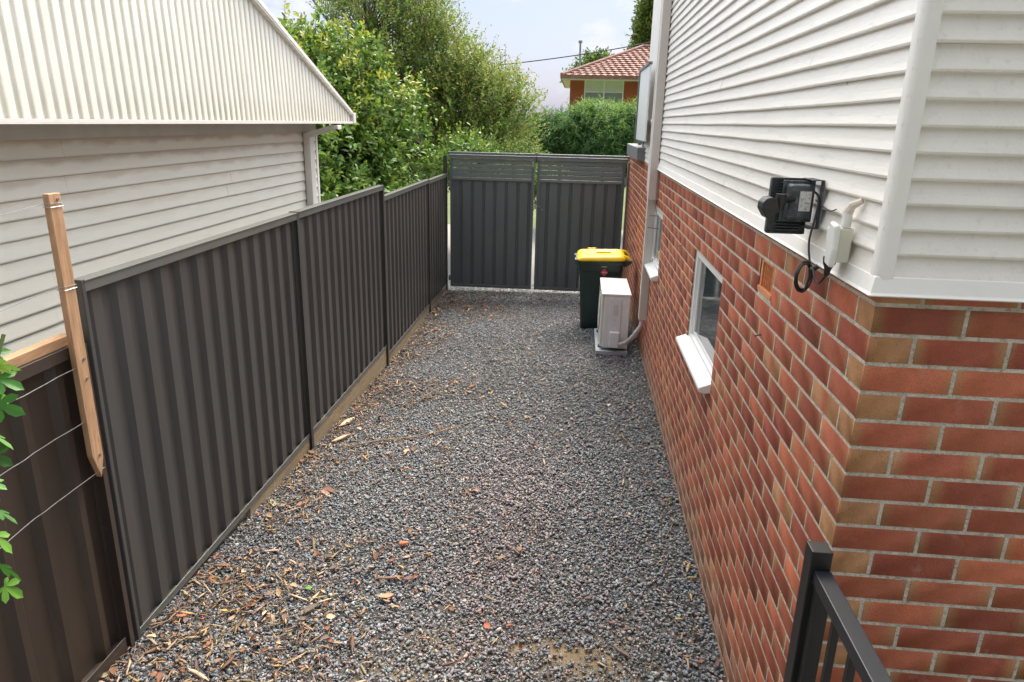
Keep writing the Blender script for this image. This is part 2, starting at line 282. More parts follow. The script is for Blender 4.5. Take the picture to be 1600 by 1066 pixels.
def arrays_obj(name, m, verts, loops, sizes, tint=None, tint_dom='POINT', uv=None, parent=None, org=(0, 0, 0), smooth=False):
    me = bpy.data.meshes.new(name); o = bpy.data.objects.new(name, me); col.objects.link(o)
    if parent is not None: o.parent = parent; org = Vector(parent['_o']) if '_o' in parent else Vector(parent.location)
    else: o.location = org
    o['_o'] = tuple(org)
    v = np.asarray(verts, dtype=np.float32)-np.array(org, dtype=np.float32)
    me.vertices.add(len(v)); me.vertices.foreach_set('co', v.ravel())
    me.loops.add(len(loops)); me.loops.foreach_set('vertex_index', np.asarray(loops, dtype=np.int32))
    st = np.concatenate([[0], np.cumsum(sizes)[:-1]]).astype(np.int32)
    me.polygons.add(len(sizes)); me.polygons.foreach_set('loop_start', st)
    me.update(calc_edges=True)
    if tint is not None:
        a = me.attributes.new('tint', 'FLOAT_COLOR', tint_dom); t = np.ones((len(tint), 4), dtype=np.float32); t[:, :3] = tint; a.data.foreach_set('color', t.ravel())
    if uv is not None:
        u = me.uv_layers.new(name='UVMap'); u.data.foreach_set('uv', np.asarray(uv, dtype=np.float32).ravel())
    if smooth: me.polygons.foreach_set('use_smooth', np.ones(len(sizes), dtype=bool))
    me.validate(); me.materials.append(m); return o
def Z(r): return HC+r
XF, XW, YC = -2.056, .781, 1.845           # fence plane, house wall plane, house corner
def gz(x, y):
    x = np.asarray(x, float); y = np.asarray(y, float)
    l = np.interp(y, [0, 2.3, 2.7, 5.1, 7.5, 11.2, 12.5], [-.02, -.06, -.075, -.20, -.295, -.275, -.27])
    r = np.interp(y, [0, 8.3, 11.2, 12.5], [0, 0, -.235, -.27])
    t = np.clip((x-XF)/(XW-XF), 0, 1); return r+(l-r)*(1-t)**1.4
# ------------------------------------------------------------------ ground
def bareness(x, y):
    b = sum(k*np.exp(-((x-a)/ra)**2-((y-b_)/rb)**2) for a, b_, ra, rb, k in ((.22, 2.74, .22, .13, 1), (-.08, 2.80, .16, .10, .8), (-.52, 2.80, .20, .09, .7), (-.72, 2.55, .18, .12, .7), (.42, 2.98, .12, .12, .45), (.05, 2.5, .3, .1, .8)))
    return b*(.35+1.1*vnoise(x, y, 9, 31))
def vnoise(x, y, s, seed):
    r = np.random.default_rng(seed); g = r.random((64, 64)); u = (x*s) % 63; v = (y*s) % 63; i = u.astype(int); j = v.astype(int); a = u-i; b = v-j; a = a*a*(3-2*a); b = b*b*(3-2*b)
    return (g[i, j]*(1-a)+g[i+1, j]*a)*(1-b)+(g[i, j+1]*(1-a)+g[i+1, j+1]*a)*b
def ground_sheet(name, m, x0, x1, y0, y1, nx, ny, dz=0., amp=0.):
    xs = np.linspace(x0, x1, nx); ys = np.linspace(y0, y1, ny); X, Y = np.meshgrid(xs, ys)
    Zv = gz(X, Y)+dz+amp*(rng.random(X.shape)-.5)
    v = np.stack([X, Y, Zv], -1).reshape(-1, 3); i = (np.arange(ny-1)[:, None]*nx+np.arange(nx-1)[None]).ravel()
    f = np.stack([i, i+1, i+1+nx, i+nx], 1)
    k = np.clip(bareness(X.ravel(), Y.ravel())*1.6, 0, 1)[:, None]+.25*np.clip(vnoise(X.ravel(), Y.ravel(), 1.9, 3)-.6, 0, 1)[:, None]
    tn_ = np.array([.085, .085, .088])*(1-k)+np.array([.22, .165, .10])*k
    return arrays_obj(name, m, v, f.ravel(), np.full(len(f), 4), np.clip(tn_, 0, 1))
M['soil'] = mat('dusty_soil', (1, 1, 1), .95, var=.35, scale=14, bump=.6, bscale=90, attr='tint')
M['paleroad'] = mat('pale_gravel_drive', (.26, .25, .235), .95, var=.3, scale=50, bump=.6, bscale=120)
M['lawn'] = mat('lawn_far', (.085, .13, .035), .95, var=.4, scale=3, col2=(.20, .17, .07), edge=(.5, .7))
M['bed'] = mat('leaf_mulch_bed', (.10, .13, .045), .95, var=.4, scale=9)
o = ground_sheet('lane_ground', M['soil'], XF-.05, XW+.05, .2, 11.25, 150, 560, -.012); tag(o, kind='structure')
mb = MB(); v = [(-300, -300, -.62), (300, -300, -.62), (300, 600, -.62), (-300, 600, -.62)]; mb.add(v, [(0, 1, 2, 3)])
tag(mb.build('lawn', M['lawn']), kind='structure')
mb = MB(); mb.add([(-2.0, -25, -.03), (14, -25, -.03), (14, .19, -.03), (-2.0, .19, -.03)], [(0, 1, 2, 3)])
tag(mb.build('bounce_slab', mat('worn_concrete', (.22, .21, .20), .9, var=.2, scale=6, bump=.3, bscale=60)), kind='structure')  # unseen slab added behind the viewer for neutral bounce on the front wall
mb = MB(); mb.add([(-3.5, 11.25, -.275), (2.5, 11.25, -.275), (2.5, 19, -.30), (-3.5, 19, -.30), (-3.5, 19, -.6), (2.5, 19, -.6)], [(0, 1, 2, 3), (3, 2, 5, 4)])
tag(mb.build('driveway', M['paleroad']), kind='structure')
mb = MB(); mb.add([(-9, 19.02, -.4), (9, 19.02, -.4), (9, 24, .1), (-9, 24, .1), (9, 30, .0), (-9, 30, .0), (9, 19.02, -.62), (-9, 19.02, -.62)], [(0, 1, 2, 3), (3, 2, 4, 5), (7, 6, 1, 0)])
tag(mb.build('garden_bed', M['bed']), kind='structure')
# ---- gravel stones (real little crushed rocks)
def stone_variants(k, n):
    res = []
    for _ in range(k):
        bm = bmesh.new(); p = rng.normal(size=(n, 3)); p /= np.linalg.norm(p, axis=1)[:, None]; p *= rng.uniform(.8, 1.1, (n, 1)); p[:, 0] *= rng.uniform(1.0, 1.35); p[:, 2] *= rng.uniform(.5, .8)
        for q in p: bm.verts.new(q)
        r = bmesh.ops.convex_hull(bm, input=bm.verts)
        bmesh.ops.delete(bm, geom=[g for g in r['geom_interior'] if isinstance(g, bmesh.types.BMVert)], context='VERTS')
        bm.verts.index_update(); bm.verts.ensure_lookup_table(); bmesh.ops.triangulate(bm, faces=bm.faces)
        res.append((np.array([v.co[:] for v in bm.verts]), np.array([[v.index for v in f.verts] for f in bm.faces]))); bm.free()
    return res
def scatter(variants, pos, scale, rotz, tilt, tints):
    """numpy instancing of triangle meshes"""
    V = []; F = []; T = []; base = 0; idx = rng.integers(0, len(variants), len(pos))
    for k, (bv, bf) in enumerate(variants):
        s = np.where(idx == k)[0]
        if not len(s): continue
        c, sn = np.cos(rotz[s]), np.sin(rotz[s]); v = bv[None]*scale[s][:, None, :]
        a, b = tilt[s, 0][:, None], tilt[s, 1][:, None]
        y = v[..., 1]*np.cos(a)-v[..., 2]*np.sin(a); z = v[..., 1]*np.sin(a)+v[..., 2]*np.cos(a); x = v[..., 0]
        x2 = x*np.cos(b)+z*np.sin(b); z2 = -x*np.sin(b)+z*np.cos(b)
        X = x2*c[:, None]-y*sn[:, None]; Y = x2*sn[:, None]+y*c[:, None]
        vv = np.stack([X, Y, z2], -1)+pos[s][:, None, :]
        n = bv.shape[0]; ff = bf[None]+(base+np.arange(len(s))*n)[:, None, None]
        V.append(vv.reshape(-1, 3)); F.append(ff.reshape(-1, 3)); T.append(np.repeat(tints[s], n, axis=0)); base += len(s)*n
    return np.concatenate(V), np.concatenate(F), np.concatenate(T)
def pick(pal, wts, n, jit=.18):
    pal = np.array(pal); i = rng.choice(len(pal), n, p=np.array(wts)/sum(wts)); return np.clip(pal[i]*(1+jit*rng.normal(size=(n, 1)))*(1+.04*rng.normal(size=(n, 3))), .004, 1)
def vnoise(x, y, s, seed):
    r = np.random.default_rng(seed); g = r.random((64, 64)); u = (x*s) % 63; v = (y*s) % 63; i = u.astype(int); j = v.astype(int); a = u-i; b = v-j; a = a*a*(3-2*a); b = b*b*(3-2*b)
    return (g[i, j]*(1-a)+g[i+1, j]*a)*(1-b)+(g[i, j+1]*(1-a)+g[i+1, j+1]*a)*b
n1, n2 = 80000, 84000
x = np.concatenate([rng.uniform(XF+.0, XW, n1), rng.uniform(XF, XW, n2)]); y = np.concatenate([rng.uniform(.9, 5.2, n1), rng.uniform(5.2, 11.9, n2)])
thin = (vnoise(x, y, 1.9, 3)*.6+vnoise(x, y, 5, 4)*.4 > .80) & (y < 3.3); thin |= (y < 2.75) & (x > -.9) & (x < .35) & (vnoise(x, y, 4, 9) > .62)
thin = bareness(x, y)+rng.normal(0, .22, len(x)) > .72
keep = ~(thin & (rng.random(len(x)) < .70)); x = x[keep]; y = y[keep]; n = len(x)
s = np.clip(rng.lognormal(math.log(.0092), .30, n), .0035, .018)
scale = np.stack([s*rng.uniform(.85, 1.2, n), s*rng.uniform(.8, 1.05, n), s*rng.uniform(.7, 1.0, n)], 1)
pos = np.stack([x, y, gz(x, y)-.008+rng.uniform(0, .014, n)], 1)
tn = pick([(.150, .170, .188), (.115, .130, .146), (.19, .206, .220), (.165, .145, .14), (.085, .092, .102), (.30, .225, .175), (.32, .32, .31), (.25, .17, .145)], [30, 22, 15, 11, 6, 7, 4, 6], n, .15)
pale = 1/(1+np.exp(-(y-(10.45+.10*vnoise(x, y, 2.5, 8)))*14)); pc = pick([(.42, .41, .39), (.30, .30, .29), (.55, .54, .50), (.22, .22, .22)], [4, 3, 3, 2], n)
usep = rng.random(n) < pale*.85; tn = np.where(usep[:, None], pc, tn)
zone = vnoise(x, y, 1.1, 21)[:, None]; tn = (tn*.8+np.array([.15, .162, .175])*.2)*(1.42+.42*zone)
mauve = np.exp(-((x+.35)/.4)**2-((y-3.9)/1.3)**2)[:, None]; tn = tn*(1+mauve*np.array([.22, .05, .02]))
V, F, T = scatter(stone_variants(44, 8), pos, scale, rng.uniform(0, 6.28, n), rng.normal(0, .35, (n, 2)), tn)
tag(arrays_obj('gravel', M['stone'], V, F.ravel(), np.full(len(F), 3), T), kind='stuff')
# ---- litter: wood chips, straw, leaves
def chip_variants(k):
    res = []
    for _ in range(k):
        m_ = 5; xs = np.linspace(-1, 1, m_); w_ = np.array([.15, .8, 1, .75, .1])*rng.uniform(.7, 1.3, m_); bend = rng.uniform(-.12, .3); off = rng.normal(0, .12, m_)
        v = []
        for i in range(m_):
            zc = bend*(1-xs[i]**2)
            v += [(xs[i]+rng.normal(0, .06), w_[i]+off[i], zc+rng.normal(0, .04)), (xs[i]+rng.normal(0, .06), -w_[i]+off[i], zc+rng.normal(0, .05)), (xs[i], off[i]+w_[i]*.2, zc+.45)]
        f = []
        for i in range(m_-1):
            a = 3*i; b = a+3
            f += [(a, a+2, b+2), (a, b+2, b), (a+2, a+1, b+1), (a+2, b+1, b+2), (a+1, a, b), (a+1, b, b+1)]
        res.append((np.array(v), np.array(f)))
    return res
def place_litter(n, wfun, maxtries=60):
    xs = []; ys = []
    while len(xs) < n:
        a = rng.uniform(XF+.03, XW-.02, 4000); b = rng.uniform(1.6, 11.1, 4000); k = rng.random(4000) < wfun(a, b)
        xs += list(a[k]); ys += list(b[k])
    return np.array(xs[:n]), np.array(ys[:n])
def wf(x, y):
    d = x-XF; e = XW-x; patch = vnoise(x, y, 1.7, 5)
    w_ = .95*np.exp(-(d/.24)**2)*np.clip((y-3.4)/.8, .1, 1)+.75*np.exp(-(d/.75)**2)*(patch > .42)*(y < 4.3)+.34*np.exp(-(d/1.1)**2)*(patch > .5)
    w_ = w_+.24*np.exp(-(e/.16)**2)*(y < 7)+.022+.45*np.exp(-((x+1.3)/.35)**2-((y-9.9)/.35)**2)*(patch > .4)+.30*np.exp(-((x+1.35)/.4)**2-((y-6.6)/.45)**2)*(patch > .45)
    w_ = w_+.9*np.exp(-((x+1.40)/.40)**2-((y-2.65)/.30)**2)+.03*np.exp(-((y-2.4)/.5)**2)
    return np.clip(w_, 0, 1)
wood = [(.36, .25, .15), (.26, .155, .09), (.47, .36, .24), (.17, .105, .07), (.45, .29, .12), (.13, .095, .08)]
def litter(name, label, n, ln, wd, th, pal, wts, up=.012, varf=chip_variants, tilt=.2):
    x, y = place_litter(n, wf); s = np.clip(rng.lognormal(-.15, .52, n), .25, 3.0)
    sc_ = np.stack([ln*s, wd*np.sqrt(s)*rng.uniform(.6, 1.4, n), th*rng.uniform(.6, 1.5, n)], 1)
    p = np.stack([x, y, gz(x, y)+up+rng.uniform(0, .010, n)], 1)
    V, F, T = scatter(varf(24), p, sc_, rng.uniform(0, 6.28, n), rng.normal(0, tilt, (n, 2)), pick(pal, wts, n, .2))
    return tag(arrays_obj(name, M['litter'], V, F.ravel(), np.full(len(F), 3), T), kind='stuff')
litter('wood_chips', '', 2600, .024, .0065, .004, wood, [5, 4, 4, 3, 2, 2])
litter('twig_litter', '', 3000, .036, .0014, .0016, wood, [4, 4, 3, 4, 1, 3], .012)
def leaf_variants(k):
    res = []
    for _ in range(k):
        c = rng.uniform(-.5, .9); v = []
        xs = [-1, -.5, .1, .6, 1]; w_ = [.05, .55, .6, .35, .02]
        for i in range(5):
            z0 = c*(1-xs[i]**2)*.5+rng.normal(0, .05)
            v += [(xs[i], w_[i], z0+.25*rng.random()), (xs[i], 0, z0-.12), (xs[i], -w_[i], z0+.3*rng.random())]
        f = []
        for i in range(4):
            a = 3*i
            f += [(a, a+1, a+4), (a, a+4, a+3), (a+1, a+2, a+5), (a+1, a+5, a+4)]
        res.append((np.array(v), np.array(f)))
    return res
litter('dry_leaves', '', 1150, .018, .017, .017, [(.30, .12, .06), (.38, .25, .15), (.22, .11, .07), (.44, .33, .22), (.42, .14, .08), (.17, .12, .10)], [3, 3, 3, 2, 1, 4], .014, leaf_variants, .3)
# a few pieces one can point at
def single(name, label, cat, var, px, py, ln, wd, th, rz, tint, tz=.0):
    V, F, T = scatter([var], np.array([[px, py, float(gz(px, py))+.02]]), np.array([[ln, wd, th]]), np.array([rz]), np.array([[.05, tz]]), np.array([tint]))
    o = arrays_obj(name, M['litter'], V, F.ravel(), np.full(len(F), 3), T, org=(px, py, float(gz(px, py)))); return tag(o, label, cat)
cv = chip_variants(8); sv_ = stone_variants(4, 14); lv = leaf_variants(4)
single('brick_fragment', 'orange brick chip lying on the gravel left of the lane middle', 'brick piece', sv_[0], -.93, 3.62, .036, .026, .022, .4, (.55, .19, .10))
single('stone', 'round pale pink stone on the gravel in the nearest left corner', 'stone', sv_[1], -1.385, 2.34, .022, .019, .016, 1.2, (.60, .40, .33))
single('bark_strip', 'long pale bark strip by the foot of the nearest fence post', 'bark', cv[0], -1.60, 2.47, .075, .014, .008, -.45, (.55, .42, .30))
single('bark_strip', 'curled whitish bark piece on gravel beside the round pink stone', 'bark', cv[3], -1.50, 2.37, .045, .020, .012, .4, (.58, .45, .36))
single('bark_strip', 'large cream bark flake against the timber plinth of the second fence bay', 'bark', cv[1], -1.93, 5.62, .11, .035, .018, 1.2, (.62, .48, .35))
single('bark_strip', 'cream splintered bark flake nearest the second fence post', 'bark', cv[2], -1.86, 5.25, .10, .03, .016, 1.0, (.66, .50, .36))
single('green_leaf', 'single fresh green leaf on the gravel near the fence', 'leaf', lv[0], -1.34, 3.15, .026, .02, .015, .2, (.12, .32, .04))
mb = MB(); pts = [(-1.78, 5.05), (-1.5, 5.16), (-1.2, 5.25), (-.95, 5.40), (-.80, 5.52)]
mb.tube([(a, b, float(gz(a, b))+.022+.008*math.sin(7*a)) for a, b in pts], [.006, .006, .005, .004, .002], 6)
tag(mb.build('stick', mat('stick_wood', (.36, .23, .13), .8, var=.3, scale=30)), 'long thin bare stick lying across the gravel by the fence', 'stick')
# ------------------------------------------------------------------ steel fence
def corr(y0, y1, pitch, flats, depth, x0, s=1):
    """trapezoid wave along y; returns list of (x, y)"""
    a, b, c, d = flats; pts = [(x0, y0)]; y = y0-.03
    while y < y1+pitch:
        for yy, xx in ((y, 0), (y+a, 0), (y+a+b, depth), (y+a+b+c, depth)):
            if y0 < yy < y1: pts.append((x0+s*xx, yy))
        y += a+b+c+d
    pts.append((pts[-1][0], y1)); return pts
def sheet(mb, pts, z0, z1, nz=1, th=.0012):
    n = len(pts)
    for sgn in (0, th):
        base = len(mb.v)
        for k in range(nz+1):
            z = z0+(z1-z0)*k/nz
            mb.v += [(x+sgn, y, z) for x, y in pts]
        for k in range(nz):
            for i in range(n-1):
                a = base+k*n+i; mb.f.append((a, a+1, a+1+n, a+n))
bays = [(2.69, 5.055, -.676, -2.456), (5.055, 7.42, -.672, -2.452), (7.42, 9.79, -.79, -2.57), (9.79, 11.16, -.80, -2.575)]
F1 = thing('steel_fence', 'dark grey corrugated steel fence in four stepped bays along the left of the lane', 'fence', (XF, 7, -.2))
for i, (y0, y1, zt, zb) in enumerate(bays):
    mb = MB(); sheet(mb, corr(y0+.02, y1-.02, .175, (.062, .022, .066, .025), .024, XF-.014), Z(zb)+.01, Z(zt)-.01); mb.build('fence_sheet', M['fence'], F1)
    mb = MB(); mb.prism([(-.022, -.004), (.026, -.004), (.026, -.048), (.018, -.050), (.018, -.012), (-.022, -.012)], lambda p, q, a: (XF+p+.004, a, Z(zt)+q+.004), y0+.022, y1-.004)
    mb.box(XF-.03, XF+.034, y0+.0222, y1-.0042, Z(zt)-.0005, Z(zt)+.006); mb.build('top_rail', M['fence_rail'], F1, bevel=.0015)
    mb = MB(); mb.box(XF-.03, XF+.0175, y0+.022, y1-.022, Z(zb)-.012, Z(zb)-.003); mb.box(XF+.0115, XF+.0175, y0+.0225, y1-.0225, Z(zb)-.0028, Z(zb)+.030); mb.build('bottom_rail', M['fence_rail'], F1, bevel=.001)
    if i > 0 or True:
        ya = 3.95 if i == 0 else y0+.03
        mb = MB(); mb.box(XF-.022, XF+.014, ya, y1-.03, Z(zb)-.21, Z(zb)-.0135); mb.build('sleeper', M['sleeper'], F1, bevel=.004)
for i, yp in enumerate([2.69, 5.055, 7.42, 9.79, 11.165]):
    zt = max(bays[min(i, 3)][2], bays[max(i-1, 0)][2]); zb = float(gz(XF, yp))-.1
    if i == 4: zt = -.53
    mb = MB()
    for sg in (-1, 1):
        if i == 0 and sg == -1: continue
        mb.prism([(sg*.0015, -.03), (sg*.022, -.03), (sg*.022, -.026), (sg*.004, -.024), (sg*.004, .026), (sg*.022, .028), (sg*.022, .032), (sg*.0015, .032)], lambda p, q, a: (XF+q, yp+p, a), zb, Z(zt)+.008)
    mb.box(XF-.03, XF+.03, yp-.001, yp+.001, zb, Z(zt)+.003); mb.build('post', M['fence'], F1)
    for zz in (Z(zt)-.06, Z(zt)-.09, zb+.25):
        mb = MB(); mb.tube([(XF+.03, yp+.012, zz), (XF+.036, yp+.012, zz)], .004, 6)
        if i: mb.build('screw', M['fence_rail'], F1)
# brown older fence
F2 = thing('steel_fence', 'low dark brown corrugated steel fence at the left edge, behind the wires', 'fence', (XF, 1.4, -.1))
zt, zb = -.918, -2.41
mb = MB(); sheet(mb, corr(-1.5, 2.65, .2, (.11, .03, .035, .03), .028, XF-.03), Z(zb)-.02, Z(zt)-.02); mb.build('fence_sheet', M['brownfence'], F2)
mb = MB(); mb.prism([(-.03, .0), (.028, .0), (.028, -.05), (.02, -.05), (.02, -.012), (-.03, -.012)], lambda p, q, a: (XF+p-.004, a, Z(zt)+q), -1.5, 2.615); mb.build('top_rail', M['brownrail'], F2, bevel=.0015)
mb = MB(); mb.box(XF-.03, XF+.024, -1.5, 2.615, Z(zb)-.25, Z(zb)-.004); mb.box(XF+.018, XF+.024, -1.5, 2.6145, Z(zb)-.0038, Z(zb)+.03); mb.build('bottom_rail', M['brownrail'], F2, bevel=.001)
mb = MB(); mb.prism([(0, -.03), (-.02, -.03), (-.02, -.024), (-.005, -.022), (-.005, .022), (-.02, .026), (-.02, .032), (0, .032)], lambda p, q, a: (XF+q, 2.655+p, a), -.25, Z(zt)+.004)
mb.box(XF-.06, XF+.031, 2.6555, 2.664, -.25, Z(-.93)); mb.build('post', M['brownrail'], F2)
# timber batten on top of the brown fence + stake + wires
mb = MB(); mb.box(XF-.035, XF+.012, -1.5, 2.615, Z(zt)+.002, Z(zt)+.043); tag(mb.build('timber_batten', M['pineY'], bevel=.002), 'long orange timber batten laid along the top of the brown fence', 'timber')
xs_ = XF+.036
YS = 2.585
S = thing('timber_stake', 'upright orange timber stake with a pointed foot screwed to the fence post', 'stake', (xs_+.012, 2.655, Z(-1.52)))
mb = MB(); mb.prism([(-.034, -.302), (.030, -.302), (.030, -1.43), (.002, -1.515), (-.034, -1.40)], lambda p, q, a: (a, YS+p, Z(q)), xs_, xs_+.026); mb.build('stake_shaft', M['pine'], S, bevel=.002)
for zz in (-.325, -1.06, -.975, -1.41):
    mb = MB(); mb.tube([(xs_+.026, YS+.008, Z(zz)), (xs_+.031, YS+.008, Z(zz))], .0065, 8); mb.build('screw_head', M['galv'], S)
def wire(pts, label, r=.0016):
    P = []
    for i in range(len(pts)-1):
        a = Vector(pts[i]); b = Vector(pts[i+1])
        for k in range(8): 
            t = k/8; P.append(a.lerp(b, t)+Vector((random.uniform(-1, 1), 0, random.uniform(-1, 1)))*.0025)
    P.append(Vector(pts[-1])); mb = MB(); mb.tube(P, r, 6); return tag(mb.build('wire', M['galv']), label, 'wire')
for (zl, zr, lb) in ((-1.22, -1.00, 'uppermost thin wire in front of the brown fence sheet, running behind the leaves'), (-1.32, -1.235, 'middle thin wire stretched across the brown fence, with a twisted splice'), (-1.58, -1.485, 'lowest thin wire stretched across the brown fence')):
    dz = (zr-zl)*.25
    wire([(XF+.05, 1.0, Z(zr-.1)-(.05 if zl < -1.5 else 0)), (XF+.05, 2.15, Z(zr-.012)), (XF+.055, 2.62, Z(zr))], lb)
for zz, lb in ((-.34, 'thin wire looped around the timber stake just below its top'), (-.665, 'thin wire looped around the stake level with the grey fence top')):
    yy = YS; x0 = xs_-.002; x1 = xs_+.029
    P = [(x0-.03, yy-.30, Z(zz-.03)), (x0, yy-.037, Z(zz)), (x1, yy-.036, Z(zz+.003)), (x1, yy+.033, Z(zz)), (x0, yy+.034, Z(zz-.005)), (x0-.002, yy-.036, Z(zz-.01)), (x1, yy-.037, Z(zz-.012)), (x1+.001, yy+.033, Z(zz-.012))]
    mb = MB(); mb.tube(P, .0014, 6); tag(mb.build('wire', M['galv']), lb, 'wire')
# ------------------------------------------------------------------ gates
YG = 11.2
def gate_leaf(x0, x1, label, right):
    g = thing('metal_gate', label, 'gate', ((x0+x1)/2, YG, Z(-2.6)), 'two leaves of the driveway gate')
    zt, zb = -.505, -2.59
    for xx in (x0, x1-.045):
        mb = MB(); mb.box(xx, xx+.045, YG-.02, YG+.02, Z(zb), Z(zt)-.045); mb.build('stile', M['gate'], g, bevel=.002)
    mb = MB(); mb.box(x0-.01, x1+.01, YG-.034, YG+.03, Z(zt)-.056, Z(zt)-.006); mb.box(x0-.02, x1+.02, YG-.045, YG+.035, Z(zt)-.0055, Z(zt)+.004); mb.build('top_rail', M['gate_rail'], g, bevel=.003)
    mb = MB(); mb.box(x0+.046, x1-.046, YG-.024, YG+.02, Z(-.885), Z(-.845)); mb.build('middle_rail', M['gate_rail'], g, bevel=.002)
    mb = MB(); mb.box(x0+.046, x1-.046, YG-.024, YG+.02, Z(zb), Z(zb)+.04); mb.build('bottom_rail', M['gate'], g, bevel=.002)
    for k in range(4):
        z0 = -.842+k*.0705
        mb = MB(); mb.box(x0+.046, x1-.046, YG-.012, YG+.004, Z(z0)+.006, Z(z0)+.0640); mb.build('slat', M['gate_rail'], g, bevel=.001)
    for dx in (-.33, .33): mb = MB(); mb.box((x0+x1)/2+dx-.02, (x0+x1)/2+dx+.02, YG+.005, YG+.018, Z(-.845), Z(-.565)); mb.build('slat_batten', M['gate'], g)
    P = [(YG, x0+.045)]; xx = x0+.045-.03
    while xx < x1:
        for d, yy in ((.0, 0), (.128, 0), (.134, .02), (.146, .02), (.150, .006), (.158, .006), (.162, .02), (.174, .02)):
            if x0+.045 < xx+d < x1-.045: P.append((YG-.006+yy, xx+d))
        xx += .180
    P.append((YG, x1-.045)); mb = MB(); pts = [(p[1], p[0]) for p in P]
    n_ = len(pts); 
    for k, th in enumerate((0, .0012)):
        b = len(mb.v)
        for z in (Z(zb)+.03, Z(-.87)): mb.v += [(a, c+th, z) for a, c in pts]
        for i in range(n_-1): mb.f.append((b+i, b+i+1, b+i+1+n_, b+i+n_))
    mb.build('gate_sheet', M['gate'], g)
    if right: 
        for zz in (-.83, -2.2): mb = MB(); mb.box(x1-.005, x1+.05, YG-.03, YG-.024, Z(zz)-.06, Z(zz)+.05); mb.tube([(x1+.02, YG-.032, Z(zz)-.05), (x1+.02, YG-.032, Z(zz)+.04)], .007, 8); mb.build('hinge', M['galv'], g)
    else:
        for zz in (-.95, -2.45): mb = MB(); mb.box(x0-.03, x0+.01, YG-.03, YG-.024, Z(zz)-.04, Z(zz)+.04); mb.tube([(x0-.01, YG-.032, Z(zz)-.04), (x0-.01, YG-.032, Z(zz)+.03)], .006, 8); mb.build('hinge', M['galv'], g)
    return g
gl = gate_leaf(-1.982, -.664, 'left leaf of the bluish grey metal gate, next to the fence', False)
gr = gate_leaf(-.618, .728, 'right leaf of the bluish grey metal gate, behind the bin', True)
mb = MB(); mb.box(-.70, -.55, YG-.045, YG-.036, Z(-1.265), Z(-1.253)); mb.box(-.66, -.645, YG-.05, YG-.035, Z(-1.29), Z(-1.22)); mb.tube([(-.63, YG-.045, Z(-1.15)), (-.63, YG-.045, Z(-1.30))], .008, 8); mb.tube([(-.53, YG-.04, Z(-1.30)), (-.53, YG-.05, Z(-1.30))], .014, 8); mb.build('latch', M['galv'], gl)
mb = MB(); mb.box(-.70, -.672, YG-.046, YG-.036, Z(-.66), Z(-.57)); mb.build('hook', M['galv'], gl)
GF = thing('gate_frame', 'fixed dark frame around the two gate leaves, with the header rail', 'gate frame', (-.6, YG+.05, Z(-2.7)))
mb = MB(); mb.box(-2.02, .80, YG+.045, YG+.095, Z(-.535), Z(-.475)); mb.box(-2.03, .81, YG+.035, YG+.105, Z(-.4745), Z(-.464)); mb.build('header_rail', M['gate_rail'], GF, bevel=.003)
mb = MB(); mb.box(.757, .80, YG-.1, YG-.045, Z(-2.75), Z(-.55)); mb.build('gate_post', M['gate'], GF, bevel=.002)
mb = MB(); mb.box(-.665, -.62, YG+.04, YG+.1, Z(-.463), Z(-.45)); mb.box(-.66, -.625, YG+.096, YG+.12, Z(-.60), Z(-.45)); mb.build('drop_catch', M['gate'], GF)
# ------------------------------------------------------------------ the brick and weatherboard house (right)
H = thing('brick_house', 'red brick and white weatherboard house forming the right side of the lane', 'house', (XW+2, 5, 0))
ZJ, CP, JT = Z(-.429), .0806, .0108        # reference joint, course pitch, joint thickness
W1 = (3.71, 4.62, Z(-1.345), Z(-.755)); W2 = (6.49, 7.30, Z(-1.32), Z(-.785)); VT = (2.79, 3.00, Z(-.652), Z(-.517))
BV = []; BL = []; BS = []; BT = []; BU = []
def brick(fn, s0, s1, z0, z1, tint, full0, full1, out_=0., cl=True, cr=True):
    c = .0009; b = len(BV); d0 = -.006; o_ = out_+random.uniform(-.0003, .0003)
    j = lambda: random.uniform(-.0009, .0009)
    a0 = s0+(c if cl else 0); a1 = s1-(c if cr else 0)
    ring = lambda u0, u1, w0, w1, d: [fn(u0+j()*.5, w0+j(), d), fn(u1+j()*.5, w0+j(), d), fn(u1+j()*.5, w1+j(), d), fn(u0+j()*.5, w1+j(), d)]
    BV.extend(ring(a0, a1, z0+c, z1-c, o_)); BV.extend([fn(s0, z0, o_-c), fn(s1, z0, o_-c), fn(s1, z1, o_-c), fn(s0, z1, o_-c)]); BV.extend([fn(s0, z0, d0), fn(s1, z0, d0), fn(s1, z1, d0), fn(s0, z1, d0)])
    # face split along the brick so uv.x (distance to nearer end) interpolates correctly
    mid = (s0+s1)/2; BV.extend([fn(mid, z0+c, o_), fn(mid, z1-c, o_)])
    q = [(0, 12, 13, 3), (12, 1, 2, 13)]
    du = lambda s: max(0, min(s-full0, full1-s))
    uvv = {0: du(a0), 3: du(a0), 12: du(mid), 13: du(mid), 1: du(a1), 2: du(a1)}
    for r in range(2):
        for k in range(4): q.append((4*r+k, 4*r+4+k, 4*r+4+(k+1) % 4, 4*r+(k+1) % 4))
    for f in q:
        for i in f:
            BL.append(b+i); ii = i if i in uvv else {0: 0, 1: 1, 2: 2, 3: 3}[i % 4]; BU.append((uvv[ii], 0)); BT.append(tint)
        BS.append(len(f))
def split(s0, s1, holes):
    seg = [(s0, s1)]
    for h0, h1 in holes:
        n_ = []
        for a, b in seg:
            if h1 <= a or h0 >= b: n_.append((a, b)); continue
            if h0-a > .004: n_.append((a, h0))
            if b-h1 > .004: n_.append((h1, b))
        seg = n_
    return seg
